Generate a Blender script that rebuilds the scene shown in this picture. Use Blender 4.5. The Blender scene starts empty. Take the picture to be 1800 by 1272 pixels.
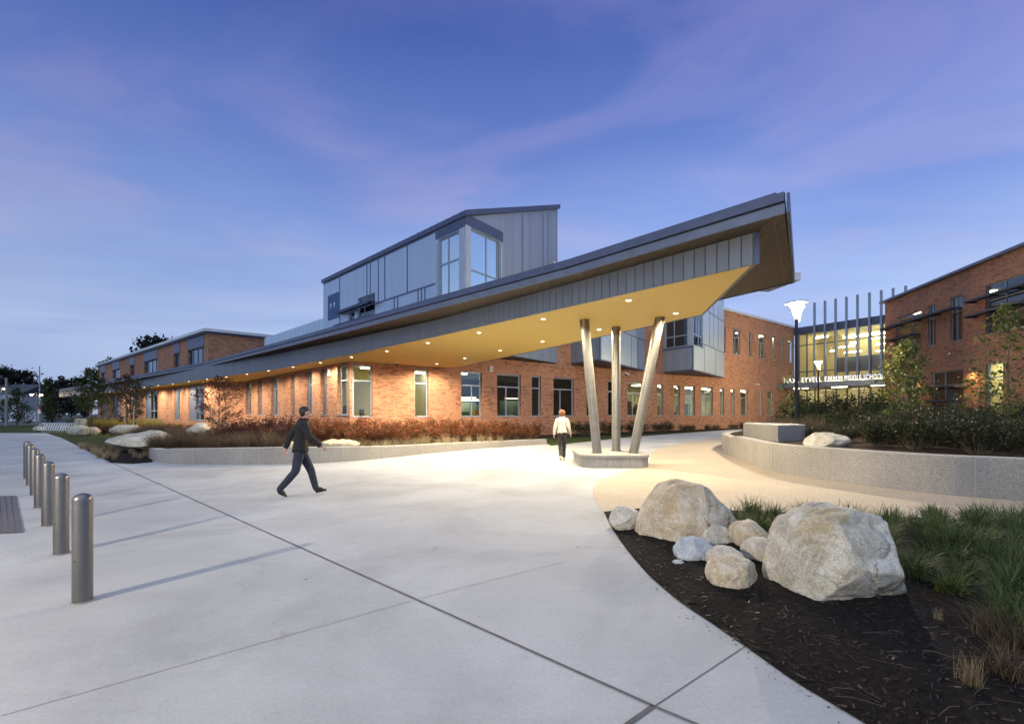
import bpy, math, random
import numpy as np
from mathutils import Vector, noise as mnoise

SC = bpy.context.scene
COL = SC.collection
R = math.radians

# ------------------------------------------------------------------ camera
F_PX, CX, HZ, EYE = 800.0, 900.0, 727.0, 1.6
cam_d = bpy.data.cameras.new("camera")
cam = bpy.data.objects.new("camera", cam_d)
COL.objects.link(cam)
cam.location = (0, 0, EYE)
cam.rotation_euler = (R(90), 0, 0)
cam_d.sensor_width = 36.0
cam_d.lens = 16.0
cam_d.shift_y = 0.0506
cam_d.clip_start = 0.05
cam_d.clip_end = 3000
SC.camera = cam

# ------------------------------------------------------------------ sky (dusk)
W = bpy.data.worlds.new("World")
SC.world = W
W.use_nodes = True
wt = W.node_tree
wt.nodes.clear()


def N(t, kind, **kw):
    n = t.nodes.new(kind)
    for k, v in kw.items():
        if k == 'ins':
            for i, val in v.items():
                n.inputs[i].default_value = val
        else:
            setattr(n, k, v)
    return n


def ramp(t, stops, interp='LINEAR'):
    n = t.nodes.new('ShaderNodeValToRGB')
    cr = n.color_ramp
    cr.interpolation = interp
    while len(cr.elements) > 1:
        cr.elements.remove(cr.elements[-1])
    cr.elements[0].position = stops[0][0]
    cr.elements[0].color = tuple(stops[0][1]) + (1,)
    for p, c in stops[1:]:
        e = cr.elements.new(p)
        e.color = tuple(c) + (1,)
    return n


def build_world():
    L = wt.links.new
    out = N(wt, 'ShaderNodeOutputWorld')
    bg = N(wt, 'ShaderNodeBackground')
    L(bg.outputs[0], out.inputs[0])
    tc = N(wt, 'ShaderNodeTexCoord')
    sep = N(wt, 'ShaderNodeSeparateXYZ')
    L(tc.outputs['Generated'], sep.inputs[0])
    # dusk gradient by elevation (sine of the angle above the horizon)
    grad = ramp(wt, [(0.0, (.440, .585, .880)), (0.12, (.475, .620, .940)), (0.24, (.385, .525, .890)),
                     (0.36, (.250, .370, .780)), (0.50, (.140, .228, .620)), (0.64, (.072, .134, .460)),
                     (1.0, (.050, .100, .360))])
    L(sep.outputs['Z'], grad.inputs[0])
    # streaky thin clouds, lavender and pink, stretched along the horizon
    dv = N(wt, 'ShaderNodeMath', operation='MAXIMUM', ins={1: 0.12})
    L(sep.outputs['Z'], dv.inputs[0])
    px_ = N(wt, 'ShaderNodeMath', operation='DIVIDE')
    py_ = N(wt, 'ShaderNodeMath', operation='DIVIDE')
    L(sep.outputs['X'], px_.inputs[0]); L(dv.outputs[0], px_.inputs[1])
    L(sep.outputs['Y'], py_.inputs[0]); L(dv.outputs[0], py_.inputs[1])
    comb = N(wt, 'ShaderNodeCombineXYZ')
    L(px_.outputs[0], comb.inputs[0]); L(py_.outputs[0], comb.inputs[1])
    mp = N(wt, 'ShaderNodeMapping')
    mp.inputs['Rotation'].default_value = (0, 0, R(24))
    mp.inputs['Scale'].default_value = (0.70, 1.15, 1)
    mp.inputs['Location'].default_value = (5.3, 0.4, 0)
    L(comb.outputs[0], mp.inputs[0])
    n1 = N(wt, 'ShaderNodeTexNoise', ins={'Scale': 1.15, 'Detail': 8.0, 'Roughness': .56, 'Distortion': .6})
    L(mp.outputs[0], n1.inputs[0])
    cl = ramp(wt, [(0.40, (0, 0, 0)), (0.66, (1, 1, 1))], 'EASE')
    L(n1.outputs[0], cl.inputs[0])
    fadein = ramp(wt, [(0.10, (.10, .10, .10)), (0.36, (1, 1, 1)), (1.0, (1, 1, 1))])
    L(sep.outputs['Z'], fadein.inputs[0])
    cm = N(wt, 'ShaderNodeMath', operation='MULTIPLY')
    L(cl.outputs[0], cm.inputs[0]); L(fadein.outputs[0], cm.inputs[1])
    cm2 = N(wt, 'ShaderNodeMath', operation='MULTIPLY', ins={1: 0.50})
    L(cm.outputs[0], cm2.inputs[0])
    ccol = ramp(wt, [(0.0, (.60, .65, .90)), (0.3, (.50, .50, .80)), (0.45, (.35, .36, .70)), (.7, (.235, .235, .55))])
    L(sep.outputs['Z'], ccol.inputs[0])
    mix = N(wt, 'ShaderNodeMix', data_type='RGBA')
    L(cm2.outputs[0], mix.inputs[0]); L(grad.outputs[0], mix.inputs[6]); L(ccol.outputs[0], mix.inputs[7])
    # second, darker blue bank of cloud
    n2 = N(wt, 'ShaderNodeTexNoise', ins={'Scale': 0.5, 'Detail': 4.0, 'Roughness': .5})
    L(mp.outputs[0], n2.inputs[0])
    dk = ramp(wt, [(0.30, (.80, .83, .92)), (0.62, (1.06, 1.05, 1.02))])
    L(n2.outputs[0], dk.inputs[0])
    mul = N(wt, 'ShaderNodeMix', data_type='RGBA', blend_type='MULTIPLY')
    mul.inputs[0].default_value = 1.0
    L(mix.outputs[2], mul.inputs[6]); L(dk.outputs[0], mul.inputs[7])
    # afterglow: the western half of the sky (behind the viewer) still holds light
    dot = N(wt, 'ShaderNodeVectorMath', operation='DOT_PRODUCT')
    dot.inputs[1].default_value = (-.16, -.50, .85)
    L(tc.outputs['Generated'], dot.inputs[0])
    glow = ramp(wt, [(0.34, (0, 0, 0)), (0.95, (1, 1, 1))], 'EASE')
    L(dot.outputs['Value'], glow.inputs[0])
    gl = N(wt, 'ShaderNodeMix', data_type='RGBA')
    L(glow.outputs[0], gl.inputs[0]); L(mul.outputs[2], gl.inputs[6])
    gl.inputs[7].default_value = (.74, .93, 1.24, 1)
    # sideways: the east-left sky is a little darker
    sd = N(wt, 'ShaderNodeMapRange', ins={1: -0.85, 2: 0.35, 3: 0.82, 4: 1.03})
    L(sep.outputs['X'], sd.inputs[0])
    sm = N(wt, 'ShaderNodeMix', data_type='RGBA', blend_type='MULTIPLY')
    sm.inputs[0].default_value = 1.0
    L(gl.outputs[2], sm.inputs[6]); L(sd.outputs[0], sm.inputs[7])
    # a trace of the physical twilight sky
    sky = N(wt, 'ShaderNodeTexSky', sky_type='NISHITA', sun_disc=False)
    sky.sun_elevation = R(0.5)
    sky.sun_rotation = R(185)
    sk = N(wt, 'ShaderNodeMix', data_type='RGBA', blend_type='ADD')
    sk.inputs[0].default_value = 0.02
    L(sm.outputs[2], sk.inputs[6]); L(sky.outputs[0], sk.inputs[7])
    L(sk.outputs[2], bg.inputs[0])
    bg.inputs[1].default_value = 1.0


build_world()

SC.view_settings.view_transform = 'Standard'
SC.view_settings.look = 'None'
SC.view_settings.exposure = 0.0
SC.view_settings.gamma = 1.0
SC.view_settings.use_curve_mapping = False
SC.render.engine = 'CYCLES'
SC.cycles.max_bounces = 7
SC.cycles.diffuse_bounces = 4
SC.cycles.glossy_bounces = 3
SC.cycles.transmission_bounces = 4
SC.cycles.transparent_max_bounces = 10
SC.cycles.sample_clamp_indirect = 3.0
SC.cycles.caustics_reflective = False
SC.cycles.caustics_refractive = False
SC.cycles.use_denoising = True

# ------------------------------------------------------------------ helpers


def G(px, py, z=0.0):
    """a point of the photograph (1800 wide) that stands at height z -> world"""
    y = F_PX * (EYE - z) / (py - HZ)
    return Vector(((px - CX) / F_PX * y, y, z))


def tag(o, label=None, cat=None, group=None, kind=None):
    if label: o['label'] = label
    if cat: o['category'] = cat
    if group: o['group'] = group
    if kind: o['kind'] = kind
    return o


def empty(name, loc=(0, 0, 0), rz=0.0, label=None, cat=None, group=None):
    o = bpy.data.objects.new(name, None)
    COL.objects.link(o)
    o.location = loc
    o.rotation_euler = (0, 0, rz)
    o.empty_display_size = .2
    return tag(o, label, cat, group)


class MB:
    """collects faces in world (or local) metres and links them as one mesh object"""

    def __init__(self):
        self.v, self.f = [], []

    def add(self, vs, fs):
        b = len(self.v)
        self.v += [tuple(p) for p in vs]
        self.f += [tuple(i + b for i in f) for f in fs]
        return self

    def ngon(self, pts):
        return self.add(pts, [tuple(range(len(pts)))])

    def box(self, o, ax, ay, az):
        o, ax, ay, az = map(Vector, (o, ax, ay, az))
        p = [o, o + ax, o + ax + ay, o + ay]
        p += [q + az for q in p]
        fs = [(0, 3, 2, 1), (4, 5, 6, 7), (0, 1, 5, 4), (1, 2, 6, 5), (2, 3, 7, 6), (3, 0, 4, 7)]
        if ax.cross(ay).dot(az) < 0:
            fs = [tuple(reversed(f)) for f in fs]
        return self.add(p, fs)

    def cbox(self, c, sx, sy, sz, rz=0.0):
        """box standing on c"""
        ca, sa = math.cos(rz), math.sin(rz)
        ax = Vector((ca, sa, 0)) * sx
        ay = Vector((-sa, ca, 0)) * sy
        return self.box(Vector(c) - ax / 2 - ay / 2, ax, ay, (0, 0, sz))

    def prism(self, poly, z0, z1):
        n = len(poly)
        a = sum(poly[i][0] * poly[(i + 1) % n][1] - poly[(i + 1) % n][0] * poly[i][1] for i in range(n))
        if a < 0: poly = list(reversed(poly))
        zz0 = z0 if isinstance(z0, (list, tuple)) else [z0] * n
        zz1 = z1 if isinstance(z1, (list, tuple)) else [z1] * n
        if a < 0:
            zz0, zz1 = list(reversed(zz0)), list(reversed(zz1))
        vs = [(p[0], p[1], zz0[i]) for i, p in enumerate(poly)] + [(p[0], p[1], zz1[i]) for i, p in enumerate(poly)]
        fs = [tuple(reversed(range(n))), tuple(range(n, 2 * n))]
        fs += [(i, (i + 1) % n, n + (i + 1) % n, n + i) for i in range(n)]
        return self.add(vs, fs)

    def polytube(self, pts, radii, n=10, cap=True):
        pts = [Vector(p) for p in pts]
        vs, fs = [], []
        up = Vector((0, 0, 1))
        for i, p in enumerate(pts):
            d = (pts[min(i + 1, len(pts) - 1)] - pts[max(i - 1, 0)]).normalized()
            a = d.cross(up)
            if a.length < 1e-3: a = Vector((1, 0, 0))
            a.normalize()
            b = d.cross(a).normalized()
            r = radii[i] if isinstance(radii, (list, tuple)) else radii
            for k in range(n):
                t = 2 * math.pi * k / n
                vs.append(p + a * (r * math.cos(t)) + b * (r * math.sin(t)))
        for i in range(len(pts) - 1):
            for k in range(n):
                k2 = (k + 1) % n
                fs.append((i * n + k, i * n + k2, (i + 1) * n + k2, (i + 1) * n + k))
        if cap:
            fs.append(tuple(range(n)))
            fs.append(tuple(reversed(range((len(pts) - 1) * n, len(pts) * n))))
        return self.add(vs, fs)

    def lathe(self, prof, c=(0, 0, 0), n=24):
        c = Vector(c)
        vs, fs = [], []
        for r, z in prof:
            for k in range(n):
                t = 2 * math.pi * k / n
                vs.append(c + Vector((r * math.cos(t), r * math.sin(t), z)))
        for i in range(len(prof) - 1):
            for k in range(n):
                k2 = (k + 1) % n
                fs.append((i * n + k, i * n + k2, (i + 1) * n + k2, (i + 1) * n + k))
        fs.append(tuple(reversed(range(n))))
        fs.append(tuple(range((len(prof) - 1) * n, len(prof) * n)))
        return self.add(vs, fs)

    def build(self, name, mat, parent=None, smooth=False, bevel=0.0, uv=True):
        off = Vector(parent_world(parent)) if parent else Vector((0, 0, 0))
        me = bpy.data.meshes.new(name)
        me.from_pydata([(v[0] - off.x, v[1] - off.y, v[2] - off.z) for v in self.v], [], self.f)
        me.update()
        if uv:
            lay = me.uv_layers.new(name="UVMap")
            for p in me.polygons:
                n = p.normal
                if abs(n.z) > .75:
                    for li in p.loop_indices:
                        v = self.v[me.loops[li].vertex_index]
                        lay.data[li].uv = (v[0], v[1])
                else:
                    t = Vector((-n.y, n.x, 0)).normalized()
                    for li in p.loop_indices:
                        v = self.v[me.loops[li].vertex_index]
                        lay.data[li].uv = (v[0] * t.x + v[1] * t.y, v[2])
        if smooth:
            for p in me.polygons: p.use_smooth = True
        o = bpy.data.objects.new(name, me)
        COL.objects.link(o)
        if mat: me.materials.append(mat)
        if parent: o.parent = parent
        if smooth and smooth != 'all':
            me.set_sharp_from_angle(angle=R(40))
        if bevel:
            b = o.modifiers.new("edge", 'BEVEL')
            b.width = bevel
            b.segments = 2
            b.limit_method = 'ANGLE'
            b.angle_limit = R(50)
        return o


def parent_world(p):
    loc = Vector((0, 0, 0))
    while p is not None:
        loc += Vector(p.location)
        p = p.parent
    return loc


def copy_tree(o, parent=None):
    c = o.copy()
    COL.objects.link(c)
    if parent is not None: c.parent = parent
    for ch in list(o.children): copy_tree(ch, c)
    return c


# ------------------------------------------------------------------ materials


def new_mat(name):
    m = bpy.data.materials.new(name)
    m.use_nodes = True
    t = m.node_tree
    b = t.nodes['Principled BSDF']
    return m, t, b


def set_in(b, **kw):
    names = dict(color='Base Color', rough='Roughness', metal='Metallic', spec='Specular IOR Level', coat='Coat Weight')
    for k, v in kw.items():
        b.inputs[names[k]].default_value = (tuple(v) + (1,)) if k == 'color' else v


def mat(name, color, rough=.6, metal=0.0, var=None, bump=None, spec=.5, coords='Object'):
    """var = (scale, amount, detail); bump = (scale, strength, distance)"""
    m, t, b = new_mat(name)
    set_in(b, color=color, rough=rough, metal=metal, spec=spec)
    L = t.links.new
    tc = N(t, 'ShaderNodeTexCoord')
    if var:
        sc, am = var[0], var[1]
        n = N(t, 'ShaderNodeTexNoise', ins={'Scale': sc, 'Detail': 6.0, 'Roughness': .6})
        L(tc.outputs[coords], n.inputs[0])
        lo = [max(0, c * (1 - am)) for c in color]
        hi = [min(1, c * (1 + am)) for c in color]
        r = ramp(t, [(.3, lo), (.7, hi)])
        L(n.outputs[0], r.inputs[0])
        L(r.outputs[0], b.inputs['Base Color'])
    if bump:
        n = N(t, 'ShaderNodeTexNoise', ins={'Scale': bump[0], 'Detail': 5.0, 'Roughness': .6})
        L(tc.outputs[coords], n.inputs[0])
        bp = N(t, 'ShaderNodeBump', ins={'Strength': bump[1], 'Distance': bump[2]})
        L(n.outputs[0], bp.inputs['Height'])
        L(bp.outputs[0], b.inputs['Normal'])
    return m


def emit(name, color, strength):
    m, t, b = new_mat(name)
    set_in(b, color=(.8, .8, .8), rough=.5)
    b.inputs['Emission Color'].default_value = tuple(color) + (1,)
    b.inputs['Emission Strength'].default_value = strength
    return m


def brick_mat(name, c1, c2, dark, mortar):
    m, t, b = new_mat(name)
    L = t.links.new
    uv = N(t, 'ShaderNodeUVMap')
    br = N(t, 'ShaderNodeTexBrick', offset=.5, ins={'Scale': 1.0, 'Mortar Size': .006, 'Mortar Smooth': .2, 'Bias': 0.0,
                                                     'Brick Width': .26, 'Row Height': .08})
    br.inputs['Color1'].default_value = tuple(c1) + (1,)
    br.inputs['Color2'].default_value = tuple(c2) + (1,)
    br.inputs['Mortar'].default_value = tuple(mortar) + (1,)
    L(uv.outputs[0], br.inputs[0])
    # darker fired bricks laid in short staggered runs
    sep = N(t, 'ShaderNodeSeparateXYZ')
    L(uv.outputs[0], sep.inputs[0])
    sn = N(t, 'ShaderNodeMath', operation='SNAP', ins={1: .08})
    L(sep.outputs['Y'], sn.inputs[0])
    su = N(t, 'ShaderNodeMath', operation='SNAP', ins={1: .15})
    L(sep.outputs['X'], su.inputs[0])
    cu = N(t, 'ShaderNodeMath', operation='MULTIPLY', ins={1: 1.5})
    cv = N(t, 'ShaderNodeMath', operation='MULTIPLY', ins={1: 8.0})
    L(su.outputs[0], cu.inputs[0]); L(sn.outputs[0], cv.inputs[0])
    cb = N(t, 'ShaderNodeCombineXYZ')
    L(cu.outputs[0], cb.inputs[0]); L(cv.outputs[0], cb.inputs[1])
    nz = N(t, 'ShaderNodeTexNoise', ins={'Scale': 1.25, 'Detail': 1.5, 'Roughness': .5})
    L(cb.outputs[0], nz.inputs[0])
    lf = N(t, 'ShaderNodeTexNoise', ins={'Scale': .55, 'Detail': 2.0})
    L(uv.outputs[0], lf.inputs[0])
    ad = N(t, 'ShaderNodeMath', operation='MULTIPLY_ADD', ins={1: .30})
    L(lf.outputs[0], ad.inputs[0]); L(nz.outputs[0], ad.inputs[2])
    st = ramp(t, [(.715, (0, 0, 0)), (.75, (1, 1, 1))])
    L(ad.outputs[0], st.inputs[0])
    fac = N(t, 'ShaderNodeMath', operation='MULTIPLY', ins={1: .85})
    L(st.outputs[0], fac.inputs[0])
    mx = N(t, 'ShaderNodeMix', data_type='RGBA')
    L(fac.outputs[0], mx.inputs[0]); L(br.outputs[0], mx.inputs[6])
    mx.inputs[7].default_value = tuple(dark) + (1,)
    # large faint weathering
    wn = N(t, 'ShaderNodeTexNoise', ins={'Scale': .9, 'Detail': 5.0, 'Roughness': .65})
    L(uv.outputs[0], wn.inputs[0])
    wr = ramp(t, [(.25, (.82, .82, .84)), (.75, (1.12, 1.1, 1.08))])
    L(wn.outputs[0], wr.inputs[0])
    mu = N(t, 'ShaderNodeMix', data_type='RGBA', blend_type='MULTIPLY')
    mu.inputs[0].default_value = 1
    L(mx.outputs[2], mu.inputs[6]); L(wr.outputs[0], mu.inputs[7])
    L(mu.outputs[2], b.inputs['Base Color'])
    bp = N(t, 'ShaderNodeBump', ins={'Strength': .5, 'Distance': .01})
    bp.invert = True
    L(br.outputs['Fac'], bp.inputs['Height'])
    L(bp.outputs[0], b.inputs['Normal'])
    set_in(b, rough=.82, spec=.25)
    return m


def seam_mat(name, color, pitch, rough=.45, metal=.35, line=.03, dark=.45, var=.10):
    """vertical metal cladding: a shadow joint every PITCH metres along the wall (UV u)"""
    m, t, b = new_mat(name)
    L = t.links.new
    uv = N(t, 'ShaderNodeUVMap')
    sep = N(t, 'ShaderNodeSeparateXYZ')
    L(uv.outputs[0], sep.inputs[0])
    dv = N(t, 'ShaderNodeMath', operation='DIVIDE', ins={1: pitch})
    L(sep.outputs['X'], dv.inputs[0])
    fr = N(t, 'ShaderNodeMath', operation='FRACT')
    L(dv.outputs[0], fr.inputs[0])
    w = line / pitch
    prof = ramp(t, [(0, (0, 0, 0)), (w * .4, (0, 0, 0)), (w, (1, 1, 1)), (1 - w * .3, (1, 1, 1)), (1, (0, 0, 0))])
    L(fr.outputs[0], prof.inputs[0])
    fl = N(t, 'ShaderNodeMath', operation='FLOOR')
    L(dv.outputs[0], fl.inputs[0])
    wn = N(t, 'ShaderNodeTexWhiteNoise', noise_dimensions='1D')
    L(fl.outputs[0], wn.inputs['W'])
    lo = [c * (1 - var) for c in color]
    hi = [min(1, c * (1 + var)) for c in color]
    pr = ramp(t, [(0, lo), (1, hi)])
    L(wn.outputs[0], pr.inputs[0])
    mx = N(t, 'ShaderNodeMix', data_type='RGBA')
    L(prof.outputs[0], mx.inputs[0])
    mx.inputs[6].default_value = tuple(c * dark for c in color) + (1,)
    L(pr.outputs[0], mx.inputs[7])
    L(mx.outputs[2], b.inputs['Base Color'])
    bp = N(t, 'ShaderNodeBump', ins={'Strength': .7, 'Distance': .02})
    L(prof.outputs[0], bp.inputs['Height'])
    L(bp.outputs[0], b.inputs['Normal'])
    set_in(b, rough=rough, metal=metal)
    return m


def glass_mat(name, tint=(.75, .85, .85), refl=.9, base=.06):
    """thin window glass: see-through with a mirror layer that grows at grazing angles"""
    m = bpy.data.materials.new(name)
    m.use_nodes = True
    t = m.node_tree
    t.nodes.clear()
    L = t.links.new
    out = N(t, 'ShaderNodeOutputMaterial')
    tr = N(t, 'ShaderNodeBsdfTransparent')
    tr.inputs[0].default_value = tuple(tint) + (1,)
    gl = N(t, 'ShaderNodeBsdfGlossy')
    gl.inputs['Roughness'].default_value = .015
    gl.inputs['Color'].default_value = tuple(refl) + (1,) if isinstance(refl, tuple) else (refl, refl, refl, 1)
    fr = N(t, 'ShaderNodeFresnel', ins={'IOR': 1.5})
    ad = N(t, 'ShaderNodeMath', operation='MULTIPLY_ADD', ins={1: 1.25, 2: base})
    ad.use_clamp = True
    L(fr.outputs[0], ad.inputs[0])
    mx = N(t, 'ShaderNodeMixShader')
    L(ad.outputs[0], mx.inputs[0]); L(tr.outputs[0], mx.inputs[1]); L(gl.outputs[0], mx.inputs[2])
    L(mx.outputs[0], out.inputs[0])
    return m


def leaf_mat(name, c_lo, c_hi, trans=.35, c_odd=None, odd=.12):
    m = bpy.data.materials.new(name)
    m.use_nodes = True
    t = m.node_tree
    t.nodes.clear()
    L = t.links.new
    out = N(t, 'ShaderNodeOutputMaterial')
    ge = N(t, 'ShaderNodeNewGeometry')
    stops = [(0, c_lo), (1 - (odd if c_odd else 0), c_hi)]
    if c_odd: stops += [(1 - odd + .01, c_odd), (1, c_odd)]
    r = ramp(t, stops)
    L(ge.outputs['Random Per Island'], r.inputs[0])
    oi = N(t, 'ShaderNodeObjectInfo')
    mr = N(t, 'ShaderNodeMapRange', ins={3: .78, 4: 1.2})
    L(oi.outputs['Random'], mr.inputs[0])
    mu = N(t, 'ShaderNodeMix', data_type='RGBA', blend_type='MULTIPLY')
    mu.inputs[0].default_value = 1
    L(r.outputs[0], mu.inputs[6]); L(mr.outputs[0], mu.inputs[7])
    b = N(t, 'ShaderNodeBsdfPrincipled')
    set_in(b, rough=.55, spec=.3)
    L(mu.outputs[2], b.inputs['Base Color'])
    tl = N(t, 'ShaderNodeBsdfTranslucent')
    L(mu.outputs[2], tl.inputs[0])
    mx = N(t, 'ShaderNodeMixShader', ins={0: trans})
    L(b.outputs[0], mx.inputs[1]); L(tl.outputs[0], mx.inputs[2])
    L(mx.outputs[0], out.inputs[0])
    return m


def concrete_mat(name, color, bump=.25, speck=.0, stain=.10, specks=False, drips=0):
    m, t, b = new_mat(name)
    L = t.links.new
    tc = N(t, 'ShaderNodeTexCoord')
    big = N(t, 'ShaderNodeTexNoise', ins={'Scale': .45, 'Detail': 6.0, 'Roughness': .62, 'Distortion': .4})
    L(tc.outputs['Object'], big.inputs[0])
    lo = [c * (1 - stain) for c in color]
    hi = [min(1, c * (1 + stain)) for c in color]
    r = ramp(t, [(.3, lo), (.7, hi)])
    L(big.outputs[0], r.inputs[0])
    fine = N(t, 'ShaderNodeTexNoise', ins={'Scale': 38.0, 'Detail': 4.0, 'Roughness': .7})
    L(tc.outputs['Object'], fine.inputs[0])
    fr = ramp(t, [(.40, (1 - .05 - speck,) * 3), (.60, (1 + .05 + speck,) * 3)])
    L(fine.outputs[0], fr.inputs[0])
    mu = N(t, 'ShaderNodeMix', data_type='RGBA', blend_type='MULTIPLY')
    mu.inputs[0].default_value = 1
    L(r.outputs[0], mu.inputs[6]); L(fr.outputs[0], mu.inputs[7])
    # small dark spots and old stains with a shape of their own
    vo = N(t, 'ShaderNodeTexNoise', ins={'Scale': 2.6, 'Detail': 3.0, 'Roughness': .55})
    L(tc.outputs['Object'], vo.inputs[0])
    sr = ramp(t, [(.66, (1, 1, 1)), (.74, (.86, .85, .83))])
    L(vo.outputs[0], sr.inputs[0])
    m2 = N(t, 'ShaderNodeMix', data_type='RGBA', blend_type='MULTIPLY')
    m2.inputs[0].default_value = 1
    L(mu.outputs[2], m2.inputs[6]); L(sr.outputs[0], m2.inputs[7])
    last = m2.outputs[2]
    if specks:
        vr = N(t, 'ShaderNodeTexVoronoi', ins={'Scale': 1.7, 'Randomness': 1.0})
        L(tc.outputs['Object'], vr.inputs['Vector'])
        vd = ramp(t, [(.018, (.35, .33, .31)), (.034, (1, 1, 1))])
        L(vr.outputs['Distance'], vd.inputs[0])
        m3 = N(t, 'ShaderNodeMix', data_type='RGBA', blend_type='MULTIPLY')
        m3.inputs[0].default_value = 1
        L(last, m3.inputs[6]); L(vd.outputs[0], m3.inputs[7])
        # brushed streaks across the pour
        mp2 = N(t, 'ShaderNodeMapping'); mp2.inputs['Rotation'].default_value = (0, 0, R(-39)); mp2.inputs['Scale'].default_value = (.5, 9, 1)
        L(tc.outputs['Object'], mp2.inputs[0])
        bs = N(t, 'ShaderNodeTexNoise', ins={'Scale': 1.6, 'Detail': 6.0, 'Roughness': .7})
        L(mp2.outputs[0], bs.inputs[0])
        br_ = ramp(t, [(.3, (.97, .97, .965)), (.7, (1.025, 1.025, 1.025))])
        L(bs.outputs[0], br_.inputs[0])
        m4 = N(t, 'ShaderNodeMix', data_type='RGBA', blend_type='MULTIPLY')
        m4.inputs[0].default_value = 1
        L(m3.outputs[2], m4.inputs[6]); L(br_.outputs[0], m4.inputs[7])
        last = m4.outputs[2]
    if drips:
        uvn = N(t, 'ShaderNodeUVMap')
        mp3 = N(t, 'ShaderNodeMapping'); mp3.inputs['Scale'].default_value = (7, .55, 1)
        L(uvn.outputs[0], mp3.inputs[0])
        dn = N(t, 'ShaderNodeTexNoise', ins={'Scale': 1.5, 'Detail': 5.0, 'Roughness': .65})
        L(mp3.outputs[0], dn.inputs[0])
        dr = ramp(t, [(.42, (.70, .69, .67)), (.58, (1.04, 1.04, 1.03))])
        L(dn.outputs[0], dr.inputs[0])
        m5 = N(t, 'ShaderNodeMix', data_type='RGBA', blend_type='MULTIPLY')
        m5.inputs[0].default_value = drips
        L(last, m5.inputs[6]); L(dr.outputs[0], m5.inputs[7])
        last = m5.outputs[2]
    L(last, b.inputs['Base Color'])
    bp = N(t, 'ShaderNodeBump', ins={'Strength': bump, 'Distance': .006})
    L(fine.outputs[0], bp.inputs['Height'])
    L(bp.outputs[0], b.inputs['Normal'])
    set_in(b, rough=.78, spec=.3)
    return m


M = {}
M['brick'] = brick_mat('brick', (.485, .240, .140), (.40, .182, .102), (.24, .115, .080), (.45, .29, .19))
M['seam_fascia'] = seam_mat('fascia_cladding', (.185, .205, .235), .24, line=.022, dark=.5, var=.07)
M['seam_bay'] = seam_mat('bay_cladding', (.43, .54, .67), .42, rough=.34, metal=.45, line=.02, dark=.80, var=.04)
M['seam_rib'] = seam_mat('ribbed_cladding', (.31, .36, .43), .16, line=.03, dark=.70, var=.10)
M['trim'] = mat('blue_grey_trim', (.085, .105, .175), .42, .35, var=(3, .12))
M['trim_lo'] = mat('grey_trim', (.145, .17, .235), .42, .35, var=(3, .12))
M['joint'] = mat('cladding_joint', (.105, .13, .22), .5, .2)
M['frame'] = mat('window_frame_paint', (.33, .39, .47), .42, .3, var=(4, .08))
M['frame_dark'] = mat('dark_window_frame', (.10, .12, .15), .42, .3)
M['white_metal'] = mat('pale_metal', (.62, .64, .66), .45, .2, var=(2, .06))
M['post_panel'] = mat('corner_panel_metal', (.42, .47, .55), .42, .3, var=(2, .06))
M['glass'] = glass_mat('window_glass', refl=(.75, .88, 1.0), base=.075)
M['glass_sky'] = glass_mat('reflective_glass', (.30, .42, .48), (.78, .98, 1.0), .80)
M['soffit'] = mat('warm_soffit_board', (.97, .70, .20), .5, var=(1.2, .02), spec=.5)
M['eave'] = seam_mat('eave_board', (.068, .050, .030), .26, rough=.6, metal=0, line=.02, dark=.4)
M['column'] = mat('brushed_column_metal', (.24, .235, .215), .46, .65, var=(5, .10), bump=(60, .05, .002))
M['concrete'] = concrete_mat('plaza_concrete', (.38, .382, .385), stain=.24, specks=True)
M['wall_conc'] = concrete_mat('wall_concrete', (.315, .30, .28), bump=.5, speck=.16, stain=.18, drips=.16)
M['plinth'] = concrete_mat('ribbed_plinth_concrete', (.46, .44, .40), bump=.5, speck=.06, drips=.6)
M['gravel'] = concrete_mat('exposed_aggregate', (.39, .325, .25), bump=.8, speck=.22, stain=.08)
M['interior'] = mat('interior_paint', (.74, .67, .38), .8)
M['interior_dk'] = mat('unlit_room_tone', (.040, .054, .068), .8)  # near-black tone puts the darkness of unlit rooms into the wall colour
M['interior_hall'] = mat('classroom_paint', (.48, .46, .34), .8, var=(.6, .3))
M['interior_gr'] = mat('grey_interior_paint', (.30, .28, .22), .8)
M['strip'] = emit('ceiling_strip_light', (1.0, .86, .52), 16.0)
M['strip_hot'] = emit('ceiling_light_cool', (1.0, .90, .66), 16.0)
M['downlight'] = emit('downlight_lens', (1.0, .83, .50), 9.0)
M['lamp_glow'] = emit('lamp_lens', (1.0, .86, .58), 40.0)
M['sign'] = emit('lit_letters', (1.0, .96, .90), 1.3)
M['fin'] = mat('fin_metal', (.25, .30, .41), .42, .3)
M['steel'] = mat('bollard_steel', (.19, .185, .18), .36, .85, var=(6, .08), bump=(90, .04, .001))
M['black_metal'] = mat('black_metal', (.02, .022, .028), .45, .3)
M['grey_metal'] = mat('grey_metal', (.30, .31, .32), .45, .6)
M['white_box'] = mat('white_plastic', (.75, .74, .72), .5)
M['mulch'] = mat('dark_mulch', (.012, .009, .008), .95, var=(26, .75), bump=(34, 1.0, .04), spec=.15)
M['soil'] = mat('bed_soil', (.035, .024, .017), .95, var=(9, .5), bump=(20, .8, .04), spec=.1)
M['lawn'] = mat('lawn_grass', (.045, .060, .018), .9, var=(3, .45), bump=(60, .8, .03), spec=.1)
M['asphalt'] = mat('asphalt', (.055, .055, .058), .85, var=(2, .25), bump=(50, .4, .01))
M['bark'] = mat('bark', (.14, .11, .085), .85, var=(8, .35), bump=(25, .6, .01))
M['stake'] = mat('wood_stake', (.40, .31, .20), .8, var=(8, .25))
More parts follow.
